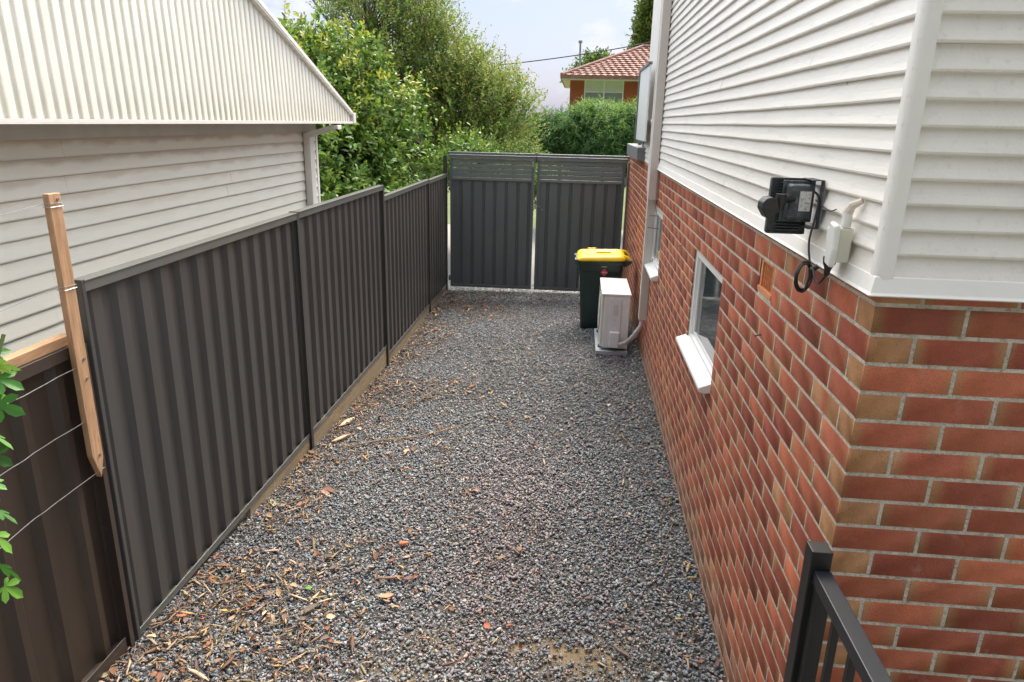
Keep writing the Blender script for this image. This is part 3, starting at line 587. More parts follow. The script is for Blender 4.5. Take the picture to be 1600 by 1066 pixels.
def wall_bricks(fn, S0, S1, k0, k1, first, holes, lane):
    bp = .2355
    for k in range(k0, k1):
        z1 = ZJ-k*CP-JT/2; z0 = ZJ-(k+1)*CP+JT/2; hd = (k % 2 == (0 if lane else 1))
        s = S0; start = True
        while s < S1:
            ln = bp
            if start and hd: ln = first
            f0, f1 = s, min(s+ln-JT, S1)
            if start and hd: t = (random.uniform(.2, .8), 6.0, random.uniform(.1, .5))
            elif random.random() < .03: t = (random.random(), 3.0, random.random()*.4)
            else: t = (random.random(), random.choice([0, .25, .5, .7, .9, 1.0]), random.random())
            hs = [(h[0], h[1]) for h in holes if z0 < h[3]-.01 and z1 > h[2]+.01]
            for a, b in split(f0, f1, hs):
                brick(fn, a, b, z0, z1, t, f0, f1, cl=not (start and not lane and a == f0))
            s += ln*(1+random.uniform(-.008, .008)) if not start else ln; start = False
lane_fn = lambda s, z, d: (XW-d, s, z)
front_fn = lambda s, z, d: (s, YC-d, z)
kmax = 27
wall_bricks(lane_fn, YC, 11.6, -1, kmax, .1205, [W1, W2, VT], True)
nl = len(BS)
wall_bricks(front_fn, XW, 4.6, -1, kmax, .1195, [], False)
arrays_obj('brickwork', M['brick'], BV, BL, BS, BT, 'CORNER', BU, parent=H)
# mortar body with the openings left out
def cells(holes, s0, s1, z0, z1):
    ss = sorted({s0, s1}|{h[0] for h in holes}|{h[1] for h in holes}); zs = sorted({z0, z1}|{h[2] for h in holes}|{h[3] for h in holes})
    for a, b in zip(ss, ss[1:]):
        for c, d in zip(zs, zs[1:]):
            if not any(h[0] <= (a+b)/2 <= h[1] and h[2] <= (c+d)/2 <= h[3] for h in holes): yield a, b, c, d
mb = MB(); 
V_ = {}; dm = .0012
for a, b, c, d in cells([W1, W2, VT], YC+dm, 11.6, -.4, Z(-.36)): mb.box(XW+dm, XW+.11, a, b, c, d)
mb.box(XW+.11, 4.6, YC+dm, YC+.11, -.4, Z(-.36)); mb.build('mortar', M['mortar'], H)
# window openings
def window(W, part_open, gl_m):
    y0, y1, z0, z1 = W
    fr = MB(); X0 = XW+.012; t = .042
    fr.box(X0, X0+.05, y0, y0+t, z0, z1); fr.box(X0, X0+.05, y1-t, y1, z0, z1); fr.box(X0, X0+.05, y0+t, y1-t, z1-t, z1); fr.box(X0, X0+.05, y0+t, y1-t, z0, z0+t*.7)
    f = fr.build('window', M['reveal'], H, bevel=.002)
    m_ = MB(); ym = (y0+y1)/2+.05; q = .022
    m_.box(X0+.020, X0+.045, y0+t, y0+t+q, z0+t*.7, z1-t); m_.box(X0+.020, X0+.045, y1-t-q, y1-t, z0+t*.7, z1-t); m_.box(X0+.020, X0+.045, y0+t+q, y1-t-q, z1-t-q, z1-t); m_.box(X0+.020, X0+.045, y0+t+q, y1-t-q, z0+t*.7, z0+t*.7+q)
    m_.build('sash', M['reveal'], f, bevel=.001)
    g = MB(); g.box(X0+.030, X0+.036, y0+t+q-.004, y1-t-q+.004, z0+t*.7+q-.004, z1-t-q+.004); g.build('pane', gl_m, f)
    s_ = MB(); s_.prism([(.05, .012), (-.062, -.032), (-.066, -.042), (-.062, -.062), (-.03, -.068), (.05, -.06)], lambda p, q_, a: (XW+p, a, z0+q_+.012), y0-.015, y1+.045); s_.build('sill', M['reveal'], f, bevel=.005)
window(W1, 0, M['glass']); window(W2, 1, M['glass2'])
# dark room behind (so nothing shows through)
mb = MB(); mb.box(XW+.12, 4.5, YC+.13, 11.5, -.3, Z(-.41)); mb.build('room_core', M['black'], H)
# air vent
y0, y1, z0, z1 = VT
v = MB(); t = .016
v.box(XW+.004, XW+.05, y0, y0+t*1.6, z0+.02, z1); v.box(XW+.004, XW+.05, y1-t*1.6, y1, z0+.02, z1); v.box(XW+.004, XW+.05, y0+t*1.6, y1-t*1.6, z1-t*.7, z1)
v.box(XW-.003, XW+.05, y0, y1, z0, z0+.02); 
vo = v.build('air_vent', M['vent'], H, bevel=.0015)
b_ = MB()
for k in range(1, 6): yy = y0+t*1.6+k*(y1-y0-t*3.2)/6; b_.box(XW+.008, XW+.045, yy-.0028, yy+.0028, z0+.021, z1-t*.7)
for k in range(1, 4): zz = z0+.02+k*(z1-t*.7-z0-.02)/4; b_.box(XW+.012, XW+.040, y0+t*1.6, y1-t*1.6, zz-.0022, zz+.0022)
b_.build('vent_grid', M['vent'], vo)
b_ = MB(); b_.box(XW+.058, XW+.066, y0-.005, y1+.005, z0, z1+.005); b_.build('vent_back', M['rubber'], vo)
# weatherboards
def boards(fn, S0, S1, zbase, nb, pitch, m, name, parent, thick=.017, joints=2, wav=.0012, top=None, lip=.007, tuck=.004):
    mb = MB()
    for k in range(nb):
        z0 = zbase+k*pitch; cuts = [S0]+sorted(random.uniform(S0+.4, S1-.3) for _ in range(random.randint(0, joints)) if S1-S0 > 1)+[S1]
        for a, b in zip(cuts, cuts[1:]):
            a += .0009; n_ = max(2, int((b-a)/.35)); b -= .0009; base = len(mb.v); tw = random.uniform(-.0006, .0006)
            prof = [(0, -.004), (0, thick-.002), (.002, thick), (lip, thick+.0012), (pitch*.45, thick*.72), (pitch+.0005, tuck)]
            for i in range(n_+1):
                s = a+(b-a)*i/n_; w1 = random.uniform(-wav, wav); w2 = random.uniform(-wav, wav)*.5
                mb.v += [fn(s, z0+q+(w1 if q < pitch*.3 else 0), d+(w2+tw if d > 0 else 0)) for q, d in prof]
            P_ = len(prof)
            for i in range(n_):
                for j in range(P_-1): mb.f.append((base+i*P_+j, base+(i+1)*P_+j, base+(i+1)*P_+j+1, base+i*P_+j+1))
            mb.f.append(tuple(base+j for j in range(P_))); mb.f.append(tuple(base+n_*P_+j for j in range(P_)))
    o = mb.build(name, m, parent); me = o.data; return o
SX, SY = XW-.006, YC-.006
zb0 = Z(-.360)
boards(lambda s, z, d: (SX+.004-d, s, z), SY-.01, 7.55, zb0, 29, .0615, M['siding'], 'side_weatherboards', H)
boards(lambda s, z, d: (s, SY+.004-d, z), SX-.01, 4.6, zb0, 29, .0615, M['siding'], 'front_weatherboards', H)
boards(lambda s, z, d: (SX+.010-d, s, z), 7.56, 9.15, Z(-.41), 8, .055, M['siding'], 'balcony_weatherboards', H, thick=.014, joints=0)
mb = MB(); mb.box(SX+.012, SX+.03, SY+.016, 9.15, Z(-.40), Z(1.42)); mb.box(SX+.031, 4.6, SY+.016, SY+.034, Z(-.40), Z(1.42)); mb.build('wall_frame', M['trim'], H)
mb = MB(); mb.box(SX-.03, SX+.05, 7.56, 9.18, Z(.03), Z(.055)); mb.box(SX-.02, SX+.05, 7.56, 9.17, Z(.005), Z(.0295)); mb.build('balcony_cap', M['trim'], H, bevel=.003)
# flat roof edge above the boards
mb = MB(); mb.box(SX-.03, 5, SY-.03, 7.0, Z(1.421), Z(1.50)); mb.build('roof', M['trim'], H)
mb = MB(); mb.box(XW+.3, 4.6, 7.6, 11.5, Z(-.35), Z(1.42)); mb.build('rear_room', M['trim'], H)
# flashing strip, kicked out at the bottom
mb = MB(); pr = [(.012, -.345), (-.014, -.352), (-.024, -.392), (-.030, -.398), (-.024, -.402), (-.014, -.396), (.012, -.396)]
c0 = [(XW-.008+p*1.0, YC-.008+p*1.0, Z(q)) for p, q in pr]; a0 = [(XW-.008+p, 7.55, Z(q)) for p, q in pr]; b0 = [(4.6, YC-.008+p, Z(q)) for p, q in pr]; n_ = len(pr)
mb.add(a0+c0+b0, [tuple(range(n_))]+[(i, (i+1) % n_, n_+(i+1) % n_, n_+i) for i in range(n_)]+[(n_+i, n_+(i+1) % n_, 2*n_+(i+1) % n_, 2*n_+i) for i in range(n_)]+[tuple(range(2*n_, 3*n_))]); mb.build('flashing', M['trim'], H, bevel=.002)
# rounded corner board
mb = MB(); r = .024; cx, cy = SX+.008, SY+.006; pts = [(cx+.018, cy-r+.0008), (cx-.004, cy-r)]+[(cx-.004-(r-.004)*math.sin(a), cy-.004-(r-.004)*math.cos(a)) for a in np.linspace(.3, 1.27, 5)]+[(cx-r, cy-.004), (cx-r+.0008, cy+.014), (cx, cy+.014), (cx, cy), (cx+.018, cy)]
mb.prism(pts, lambda p, q, a: (p, q, a), Z(-.372), Z(1.42)); mb.build('corner_board', M['trim'], H, smooth=True)
# ducts down the wall
mb = MB(); mb.box(XW-.095, XW-.02, 6.98, 7.12, Z(-.69), Z(1.42)); mb.box(XW-.02, XW+.0, 7.0, 7.10, Z(-.69), Z(-.40)); D1 = mb.build('duct_cover', M['duct'], H, bevel=.004)
mb = MB(); mb.box(XW-.098, XW-.017, 7.125, 7.17, Z(-.62), Z(1.42)); mb.build('duct_lid', M['trim'], D1, bevel=.003)
mb = MB(); mb.box(XW-.080, XW, 7.13, 7.22, Z(-1.93), Z(-.60)); D2 = mb.build('duct_cover', M['duct'], H, bevel=.004)
# balcony screen and beam end
mb = MB(); mb.box(XW-.085, XW-.07, 7.95, 9.16, Z(-.165), Z(.60)); mb.build('screen_panel', M['screen'], H)
mb = MB(); mb.box(XW-.10, XW-.06, 9.165, 9.22, Z(-.19), Z(.63)); mb.box(XW-.10, XW-.06, 7.95, 9.164, Z(.601), Z(.63)); mb.box(XW-.09, XW-.065, 7.95, 9.164, Z(-.18), Z(-.166)); mb.build('screen_frame', M['greybox'], H, bevel=.003)
mb = MB(); mb.box(XW-.10, XW+.25, 8.62, 10.5, Z(-.405), Z(-.255)); mb.build('beam_end', M['greybox'], H, bevel=.008)
for a_ in (8.9, 9.6): mb = MB(); mb.box(XW-.02, XW+.05, a_, a_+.08, Z(-.25), Z(-.17)); mb.build('screen_foot', M['greybox'], H, bevel=.003)
# rusty wall spikes left in the brick
rust = mat('rusty_iron', (.10, .045, .03), .8, var=.3, scale=40)
for (yy, zz, ln, dz) in ((6.75, Z(-.93), .10, .01), (7.0, Z(-.84), .07, 0), (2.86, Z(-.81), .028, -.006), (4.4, Z(-1.42), .02, -.004), (5.2, Z(-.83), .025, -.004)):
    mb = MB(); mb.tube([(XW+.005, yy, zz), (XW-ln, yy-.01, zz+dz)], .003, 6); mb.build('wall_spike', rust, H)
# ------------------------------------------------------------------ neighbour's house (left)
NX, NE = -2.90, 7.86
NH = thing('neighbour_house', 'white clad cottage with a steep cream ribbed roof beyond the left fence', 'house', (NX-2, 3, -.5))
boards(lambda s, z, d: (NX+.0+d, s, z), -2.5, NE, Z(-.147-.1*17), 17, .10, M['nsiding'], 'side_cladding', NH, thick=.016, joints=3, wav=.0008, lip=.01, tuck=.003)
boards(lambda s, z, d: (s, NE+d, z), -7.4, NX, Z(-.147-.1*17), 17, .10, M['nsiding'], 'end_cladding', NH, thick=.016, joints=1, wav=.0008)
mb = MB(); mb.box(-7.4, NX-.004, -2.5, NE-.004, -.6, Z(.25)); mb.build('wall_core', M['nsiding'], NH)
mb = MB(); mb.box(NX+.001, NX+.022, NE-.03, NE+.02, Z(-1.85), Z(-.15)); mb.build('corner_trim', M['trim'], NH, bevel=.002)
mb = MB(); mb.box(NX+.002, NX+.03, -2.5, NE-.031, Z(-.146), Z(-.02)); mb.build('frieze_board', mat('frieze', (.62, .60, .57), .6, var=.05), NH)
# ribbed gable face over the wall, under a 20 degree roof whose ridge runs away from the lane
XG, Y0, Y1, YR = -2.535, -2.6, 8.0, 2.7
def rake(y): d = abs(y-YR); e = (Y1-YR)-d; return .035+.352*e+.010*math.sin(min(1, max(0, e/5.3))*math.pi)
mb = MB(); ys = []; yy = Y0
while yy < Y1:
    for d, h in ((.014, .0), (.020, .009), (.026, .012), (.068, .012), (.076, .009), (.082, .0)):
        if yy+d < Y1: ys.append((yy+d, h+random.uniform(-.0008, .0008)))
    yy += .082
nb = len(ys); lv = 7
for k in range(lv):
    t = k/(lv-1)
    for (y_, h) in ys: mb.v.append((XG+h-.010-.028*t*rake(y_), y_, Z(-.035+(rake(y_)+.035)*t)))
for k in range(lv-1):
    for j in range(nb-1): q = k*nb+j; mb.f.append((q, q+1, q+1+nb, q+nb))
mb.build('gable_sheet', M['roofsheet'], NH)
mb = MB(); yk = [Y0, YR, Y1]
mb.prism([(Y0, -.04), (Y1-.01, -.04)]+[(y_, rake(y_)-.03) for y_ in (Y1-.01, 6.5, 5, YR, 0, Y0)], lambda p, q, a: (a, p, Z(q)), -7.5, XG-.085); mb.build('gable_body', M['trim'], NH)
P8 = [Y1+.02, 7.2, 6.4, 5.4, 4.2, YR]
def rake_strip(name, m, x0, x1, lo, hi, parent, bev=0):
    mb = MB()
    for sgn in (1, -1):
        pts = [(YR+sgn*(y_-YR), rake(min(y_, Y1))-(.35*(y_-Y1) if y_ > Y1 else 0)) for y_ in P8]; b = len(mb.v); n_ = len(pts)
        for (y_, z_) in pts: mb.v += [(x0, y_, Z(z_+lo)), (x1, y_, Z(z_+lo)), (x1, y_, Z(z_+hi)), (x0, y_, Z(z_+hi))]
        for i in range(n_-1):
            q = b+4*i
            for j in range(4): mb.f.append((q+j, q+(j+1) % 4, q+4+(j+1) % 4, q+4+j))
        mb.f += [(b, b+1, b+2, b+3), (b+4*n_-4, b+4*n_-3, b+4*n_-2, b+4*n_-1)]
    return mb.build(name, m, parent, bevel=bev)
rake_strip('roof', mat('roof_steel_grey', (.36, .36, .37), .45, var=.1, scale=3), -7.6, XG-.075, .030, .075, NH)
rake_strip('barge_capping', M['roofsheet'], XG-.074, XG+.022, -.008, .050, NH)
rake_strip('barge_lip', M['trim'], XG+.0225, XG+.027, .008, .040, NH)
mb = MB()
for k in range(26):
    y_ = Y1-.15-k*.30; 
    if y_ > -2.4: mb.tube([(XG+.030, y_, Z(rake(y_)-.002)), (XG+.034, y_, Z(rake(y_)-.002))], .006, 6)
tag(mb.build('rivets', M['galv'], NH), kind='stuff')
mb = MB(); mb.box(-7.6, XG+.035, Y1+.021, Y1+.105, Z(-.060), Z(.055)); mb.build('eaves_gutter', M['trim'], NH, bevel=.006)
gm = MB(); gm.box(XG-.03, XG+.026, Y0, Y1+.0205, Z(-.060), Z(-.054)); gm.box(XG+.0205, XG+.026, Y0, Y1+.0204, Z(-.0538), Z(-.036)); gm.build('bottom_flashing', M['trim'], NH, bevel=.001)
mb = MB(); mb.box(NX+.031, XG-.031, -2.5, Y1, Z(-.056), Z(-.044)); mb.build('soffit', M['trim'], NH)
mb = MB(); yd = 7.52
mb.box(NX+.022, NX+.092, yd-.06, yd+.06, Z(-1.75), Z(-.20)); mb.prism([(NX+.022, -.20), (NX+.092, -.20), (-2.54, -.115), (-2.50, -.115), (-2.50, -.076), (-2.57, -.076), (NX+.06, -.155), (NX+.022, -.165)], lambda p, q, a: (p, a, Z(q)), yd-.0602, yd+.0602); mb.build('downpipe', M['trim'], NH, bevel=.003)
# ------------------------------------------------------------------ wheelie bin
bx, by, bz = .335, 8.66, float(gz(.3, 8.7))+.005
B = thing('wheelie_bin', 'dark green wheelie bin with a yellow lid in front of the gate', 'bin', (bx, by, bz))
def rrect(hx, hy, r, n=5, cx=0, cy=0):
    P = []
    for sx, sy, a0 in ((1, 1, 0), (-1, 1, 90), (-1, -1, 180), (1, -1, 270)):
        for k in range(n): a = R_(a0+90*k/(n-1)); P.append((cx+sx*(hx-r)+r*math.cos(a), cy+sy*(hy-r)+r*math.sin(a)))
    return P
def loft(mb, secs, cap0=True, cap1=True):
    n_ = len(secs[0][0]); b = len(mb.v)
    for P, z in secs:
        for i, p in enumerate(P): mb.v.append((p[0], p[1], z if not callable(z) else z(p[0], p[1])))
    for k in range(len(secs)-1):
        for i in range(n_): mb.f.append((b+k*n_+i, b+k*n_+(i+1) % n_, b+(k+1)*n_+(i+1) % n_, b+(k+1)*n_+i))
    if cap0: mb.f.append(tuple(b+i for i in range(n_))[::-1])
    if cap1: mb.f.append(tuple(b+(len(secs)-1)*n_+i for i in range(n_)))
bh = .875
mb = MB(); secs = []
for z_, hx, hy, cx_ in ((0, .20, .19, .00), (.02, .212, .20, .0), (.10, .216, .205, .0), (.45, .236, .225, .0), (.74, .252, .248, .0), (.745, .258, .254, .0), (bh-.053, .262, .258, .0), (bh-.048, .288, .268, .0), (bh-.004, .292, .275, .0)): secs.append((rrect(hx, hy, .045, 5, bx+cx_, by), bz+z_))
loft(mb, secs); mb.build('bin_body', M['bin'], B, smooth=True)
mb = MB(); tilt = lambda dz: (lambda x_, y_: bz+bh+dz+(x_-bx)*.035)
loft(mb, [(rrect(.285, .285, .06, 6, bx-.0, by), tilt(.002)), (rrect(.290, .290, .06, 6, bx, by), tilt(.02)), (rrect(.284, .284, .06, 6, bx, by), tilt(.036)), (rrect(.262, .262, .07, 6, bx, by), tilt(.056)), (rrect(.215, .22, .08, 6, bx, by), tilt(.062)), (rrect(.20, .205, .08, 6, bx, by), tilt(.055)), ])
LD = mb.build('bin_lid', M['lid'], B, smooth=True)
mb = MB()
for sy in (-1, 1): mb = MB(); mb.tube([(bx+.26, by+sy*.20, bz+bh+.045), (bx+.31, by+sy*.20, bz+bh+.035), (bx+.352, by+sy*.20, bz+bh+.002)], [.030, .026, .016], 8); mb.build('lid_hinge', M['lid'], LD, smooth=True)
mb = MB(); mb.tube([(bx-.16, by+.17, bz+bh+.05), (bx-.16, by+.17, bz+bh+.075), (bx-.06, by+.17, bz+bh+.078), (bx-.06, by+.17, bz+bh+.05)], .010, 8); mb.build('lid_handle', M['lid'], LD, smooth=True)
mb = MB(); mb.box(bx-.14, bx-.02, by-.235, by-.13, bz+bh+.048, bz+bh+.062); mb.build('lid_pad', M['lid'], LD, bevel=.005)
mb = MB(); mb.tube([(bx-.06, by-.02, bz+bh+.062), (bx+.12, by-.02, bz+bh+.068)], .016, 8); mb.build('lid_ridge', M['lid'], LD, smooth=True)
mb = MB(); mb.tube([(bx+.345, by-.25, bz+bh-.005), (bx+.345, by+.25, bz+bh-.005)], .016, 10)
for sy in (-1, -.45, .45, 1): mb.prism([(.27, -.07), (.285, -.005), (.36, .012), (.36, -.022), (.31, -.06)], lambda p, q, a: (bx+p, a, bz+bh+q), by+sy*.225-.012, by+sy*.225+.012)
mb.build('grab_bar', M['bin'], B)
for sy in (-1, 1):
    mb = MB(); mb.tube([(bx+.235, by+sy*.20-.02, bz+.095), (bx+.235, by+sy*.20+.025, bz+.095)], .095, 20); mb.build('wheel', M['rubber'], B, smooth=True)
mb = MB(); mb.tube([(bx-.296, by-.05, bz+bh-.04), (bx-.318, by-.05, bz+bh+.02), (bx-.318, by+.05, bz+bh+.02), (bx-.296, by+.05, bz+bh-.04)], .009, 8); mb.box(bx-.315, bx-.292, by-.22, by+.22, bz+bh-.055, bz+bh-.0); mb.build('front_lip', mat('bin_lip_plastic', (.05, .10, .10), .4), B, bevel=.003)
# diamond sticker and stamped marks on the side that faces the lane's near end
ysd = by-.262
mb = MB(); cx_, cz_ = bx+.040, bz+.738; r_ = .046
mb.add([(cx_-r_, ysd+.001-.0045, cz_), (cx_, ysd-.0075, cz_-r_), (cx_+r_, ysd-.0035, cz_), (cx_, ysd+.0035, cz_+r_)], [(0, 1, 2, 3)]); st = mb.build('sticker', M['red'], B)
mb = MB()
for k in range(5): mb.box(cx_-.026+k*.0115, cx_-.018+k*.0115, ysd-.0095, ysd-.0075, cz_-.008, cz_+.010)
mb.build('sticker_lettering', M['label'], st)
mb = MB()
for k in range(6): mb.box(cx_-.034+k*.011, cx_-.026+k*.011, ysd+.004, ysd+.0058, cz_+.064, cz_+.073)
mb.build('stamped_lettering', M['label'], B)
mb = MB(); mb.box(bx-.252, bx-.246, by-.19, by-.12, bz+.50, bz+.66); mb.build('side_sticker', M['label'], B)
# ------------------------------------------------------------------ air conditioner
ax0, ax1, ay0, ay1, az0, az1 = .325, .628, 7.40, 8.22, .055, Z(-1.725)
A = thing('air_conditioner', 'white grey outdoor air conditioner on a pad against the brick wall', 'air conditioner', ((ax0+ax1)/2, (ay0+ay1)/2, .01))
mb = MB(); mb.prism([(ax0+.03, ay0), (ax1, ay0), (ax1, ay1), (ax0+.03, ay1)], lambda p, q, a: (p, q, a), az0, az1-.022); bd = mb.build('casing', M['acbody'], A, bevel=.010, seg=3)
mb = MB(); mb.box(ax0+.002, ax0+.031, ay0+.02, ay1-.004, az0+.01, az1-.03); fp = mb.build('front_panel', M['acfront'], A, bevel=.008, seg=3)
mb = MB(); cyf, czf = ay0+.50, (az0+az1)/2
for rr in (.06, .10, .14, .18, .22): mb.tube([(ax0-.004, cyf+rr*math.cos(t_), czf+rr*math.sin(t_)) for t_ in np.linspace(0, 2*math.pi, 33)], .0025, 5)
for k in range(12): t_ = k*math.pi/6; mb.tube([(ax0-.003, cyf+.03*math.cos(t_), czf+.03*math.sin(t_)), (ax0-.003, cyf+.235*math.cos(t_), czf+.235*math.sin(t_))], .002, 5)
mb.build('fan_grille', M['acfront'], fp)
mb = MB(); mb.tube([(ax0+.0015, cyf, czf), (ax0-.0005, cyf, czf)], .235, 32); mb.build('fan_opening', M['rubber'], fp)
mb = MB(); mb.box(ax0-.002, ax1+.008, ay0-.008, ay1+.005, az1-.0215, az1); tp = mb.build('top_cover', mat('aircon_top', (.76, .75, .73), .4, var=.03, scale=5, col2=(.55, .52, .48), edge=(.6, .8)), A, bevel=.006, seg=3)
mb = MB()
for k in (1, 2): mb.box(ax0+.02+k*.09, ax0+.026+k*.09, ay0+.03, ay1-.04, az1-.0005, az1+.0035)
mb.build('top_rib', M['acbody'], tp, bevel=.0015)
mb = MB(); mb.box(ax0+.085, ax0+.215, ay0-.012, ay0-.0005, az0+.02, az1-.05); sp_ = mb.build('service_panel', mat('aircon_panel', (.68, .67, .71), .4, var=.02), A, bevel=.005)
mb = MB(); mb.box(ax0+.10, ax0+.205, ay0-.062, ay0-.0125, az0+.025, az0+.20); mb.build('valve_cover', mat('aircon_valve_cover', (.74, .73, .77), .38, var=.02), A, bevel=.010, seg=3)
mb = MB(); mb.box(ax0+.13, ax0+.178, ay0-.0145, ay0-.0125, az1-.235, az1-.115); mb.build('rating_label', M['label'], sp_)
mb = MB(); mb.tube([(ax0+.15, ay0-.011, az1-.285), (ax0+.15, ay0-.016, az1-.285)], .006, 8); mb.build('screw', M['galv'], sp_)
for yy in (ay0+.1, ay1-.15):
    mb = MB(); mb.box(ax0-.01, ax1-.01, yy, yy+.05, .035, az0-.001); mb.build('foot', M['rubber'], A, bevel=.002)
pl = MB(); pl.box(ax0-.035, ax1+.005, ay0-.03, ay1+.04, -.015, .032)
tag(pl.build('equipment_pad', M['pad'], bevel=.006), 'pale blue grey slab under the air conditioner', 'pad')
for k, (ox, r_) in enumerate(((0, .017), (.024, .013), (.036, .006))):
    mb = MB(); P = [(XW-.045+ox*.3, 7.17, Z(-1.92)), (XW-.05+ox*.3, 7.15, Z(-1.99)), (.66+ox, 7.18, Z(-2.12)), (.60+ox*.6, 7.27, Z(-2.22)), (.545+ox*.2, 7.345, Z(-2.27)+ox*.5)]
    PP = []
    for i in range(len(P)-1):
        for t_ in (0, .5): PP.append(Vector(P[i]).lerp(Vector(P[i+1]), t_))
    PP.append(P[-1]); mb.tube(PP, r_*1.25, 10); mb.build('pipe', M['lagging'], A, smooth=True)
# ------------------------------------------------------------------ floodlight on the weatherboards
FL = thing('flood_light', 'black flood light with a motion sensor bracketed to the weatherboards', 'flood light', (.74, 2.36, Z(-.21)))
wx = SX-.018                                # board face
px0, px1, pz0, pz1, py = .622, .742, Z(-.328), Z(-.152), 2.385
mb = MB(); mb.box(px0, px1, py, py+.022, pz0, pz1); mb.build('lamp_housing', M['housing'], FL, bevel=.004)
mb = MB(); mb.box(px0+.008, px1-.008, py+.0225, py+.026, pz0+.008, pz1-.008); mb.build('lamp_glass', M['glass2'], FL)
mb = MB(); mb.box(px0-.001, px0+.004, py-.008, py-.0005, pz0, pz1); mb.box(px1-.004, px1+.001, py-.008, py-.0005, pz0, pz1); mb.box(px0+.0045, px1-.0045, py-.008, py-.0005, pz1-.004, pz1+.001); mb.box(px0+.0045, px1-.0045, py-.008, py-.0005, pz0-.001, pz0+.004)
for k in range(17): zz = pz0+.014+k*(pz1-pz0-.028)/16; mb.box(px0+.025, px1-.02, py-.022, py-.0005, zz-.0014, zz+.0014)
mb.build('cooling_fins', M['housing'], FL)
mb = MB(); bx0, bx1, bz0, bz1 = .660, .744, Z(-.278), Z(-.165); yb = py-.070
loft(mb, [([(bx0, bz0), (bx1, bz0), (bx1, bz1), (bx0, bz1)], 0), ([(bx0+.004, bz0+.004), (bx1-.004, bz0+.004), (bx1-.004, bz1-.004), (bx0+.004, bz1-.004)], 1)]); mb.v = [(v[0], py-.0225 if v[2] == 0 else yb, v[1]) for v in mb.v]; db = mb.build('driver_box', M['housing'], FL, bevel=.008, seg=3)
mb = MB(); mb.box(bx0-.008, bx1+.006, py-.034, py-.0222, bz0-.008, bz1+.008); mb.build('driver_flange', M['housing'], FL, bevel=.002)
mb = MB(); mb.box(bx0+.035, bx1-.014, yb-.0018, yb-.0002, bz0+.030, bz1-.022); mb.build('rating_label', M['label'], db)
mb = MB(); mb.tube([(.682, yb+.012, Z(-.212)), (.652, yb-.002, Z(-.212)), (.636, yb-.008, Z(-.213))], .0125, 12); mb.tube([(.636, yb-.010, Z(-.196)), (.636, yb-.010, Z(-.230))], .0165, 14); mb.build('sensor_arm', M['rubber'], FL, smooth=True)
mb = MB(); s0 = Vector((.606, yb-.020, Z(-.234)))
prof_ = [(-.022, -.028), (.022, -.028), (.026, .008), (.016, .026), (0, .032), (-.016, .026), (-.026, .008)]
mb.prism(prof_, lambda p, q, a: (s0.x+p*.95-q*.40-.008, s0.y+a*1.2+p*.3, s0.z+q*.85+p*.50), -.024, .030); mb.build('motion_sensor', M['rubber'], FL, bevel=.004, seg=2)
# U bracket: vertical strap on the wall, arms to housing
mb = MB(); bt, bb = Z(-.150), Z(-.300); yk = 2.30
mb.box(wx-.004, wx-.0005, yk-.014, yk+.014, bb, bt); mb.box(px1-.02, wx-.0045, yk-.012, py+.010, bt-.003, bt); mb.box(px1-.02, wx-.0045, yk-.012, py+.010, bb, bb+.003); mb.build('bracket', M['housing'], FL, bevel=.0008)
# power outlet with its plug and lead
PO = thing('power_outlet', 'cream weatherproof power outlet with a cover, low on the weatherboards near the corner', 'power outlet', (.72, 2.16, Z(-.40)))
yo = 2.035; zo = .028
mb = MB(); mb.prism([(-.036, -.285), (.040, -.285), (.045, -.372), (.018, -.388), (-.030, -.380)], lambda p, q, a: (a, yo+p, Z(q+zo)), wx-.042, wx-.001); ob = mb.build('outlet_base', M['outlet'], PO, bevel=.004, seg=2)
mb = MB(); mb.prism([(-.034, -.275), (.010, -.268), (.016, -.300), (.012, -.385), (-.032, -.392), (-.040, -.340)], lambda p, q, a: (a, yo-.02+p, Z(q+zo)), wx-.060, wx-.0425); mb.build('outlet_cover', M['outlet2'], PO, bevel=.007, seg=3)
mb = MB(); mb.box(wx-.050, wx-.0425, yo+.005, yo+.032, Z(-.30), Z(-.262)); mb.build('outlet_switch', M['outlet2'], ob, bevel=.003)
mb = MB(); mb.tube([(wx-.02, yo-.022, Z(-.254)), (wx-.02, yo-.022, Z(-.21))], .013, 12); mb.build('conduit', M['outlet2'], PO, smooth=True)
mb = MB(); P = [(wx-.02, yo-.022, Z(-.215)), (wx-.014, yo-.028, Z(-.195)), (wx+.004, yo-.045, Z(-.18))]; mb.tube(P, [.014, .012, .008], 9); mb.build('putty_seal', M['putty'], PO)
CB = FL
mb = MB(); mb.tube([(wx-.036, yo+.012, Z(-.345)), (wx-.036, yo+.013, Z(-.362)), (wx-.037, yo+.015, Z(-.378)), (wx-.038, yo+.018, Z(-.398))], [.019, .017, .010, .007], 12); mb.build('plug', M['rubber'], CB, smooth=True)
def smoothpts(P, k=6):
    P = [Vector(p) for p in P]; o = []
    for i in range(len(P)-1):
        p0 = P[max(i-1, 0)]; p1 = P[i]; p2 = P[i+1]; p3 = P[min(i+2, len(P)-1)]
        for j in range(k):
            t = j/k; o.append(.5*((2*p1)+(p2-p0)*t+(2*p0-5*p1+4*p2-p3)*t*t+(3*p1-p0-3*p2+p3)*t**3))
    o.append(P[-1]); return o
cc = Vector((.704, 2.20, Z(-.434)))
P = [(bx1-.006, yb+.02, Z(-.185)), (bx1+.006, yb-.008, Z(-.205)), (.738, 2.275, Z(-.26)), (.722, 2.25, Z(-.33)), (.722, 2.22, Z(-.385)), (.728, 2.205, Z(-.405))]
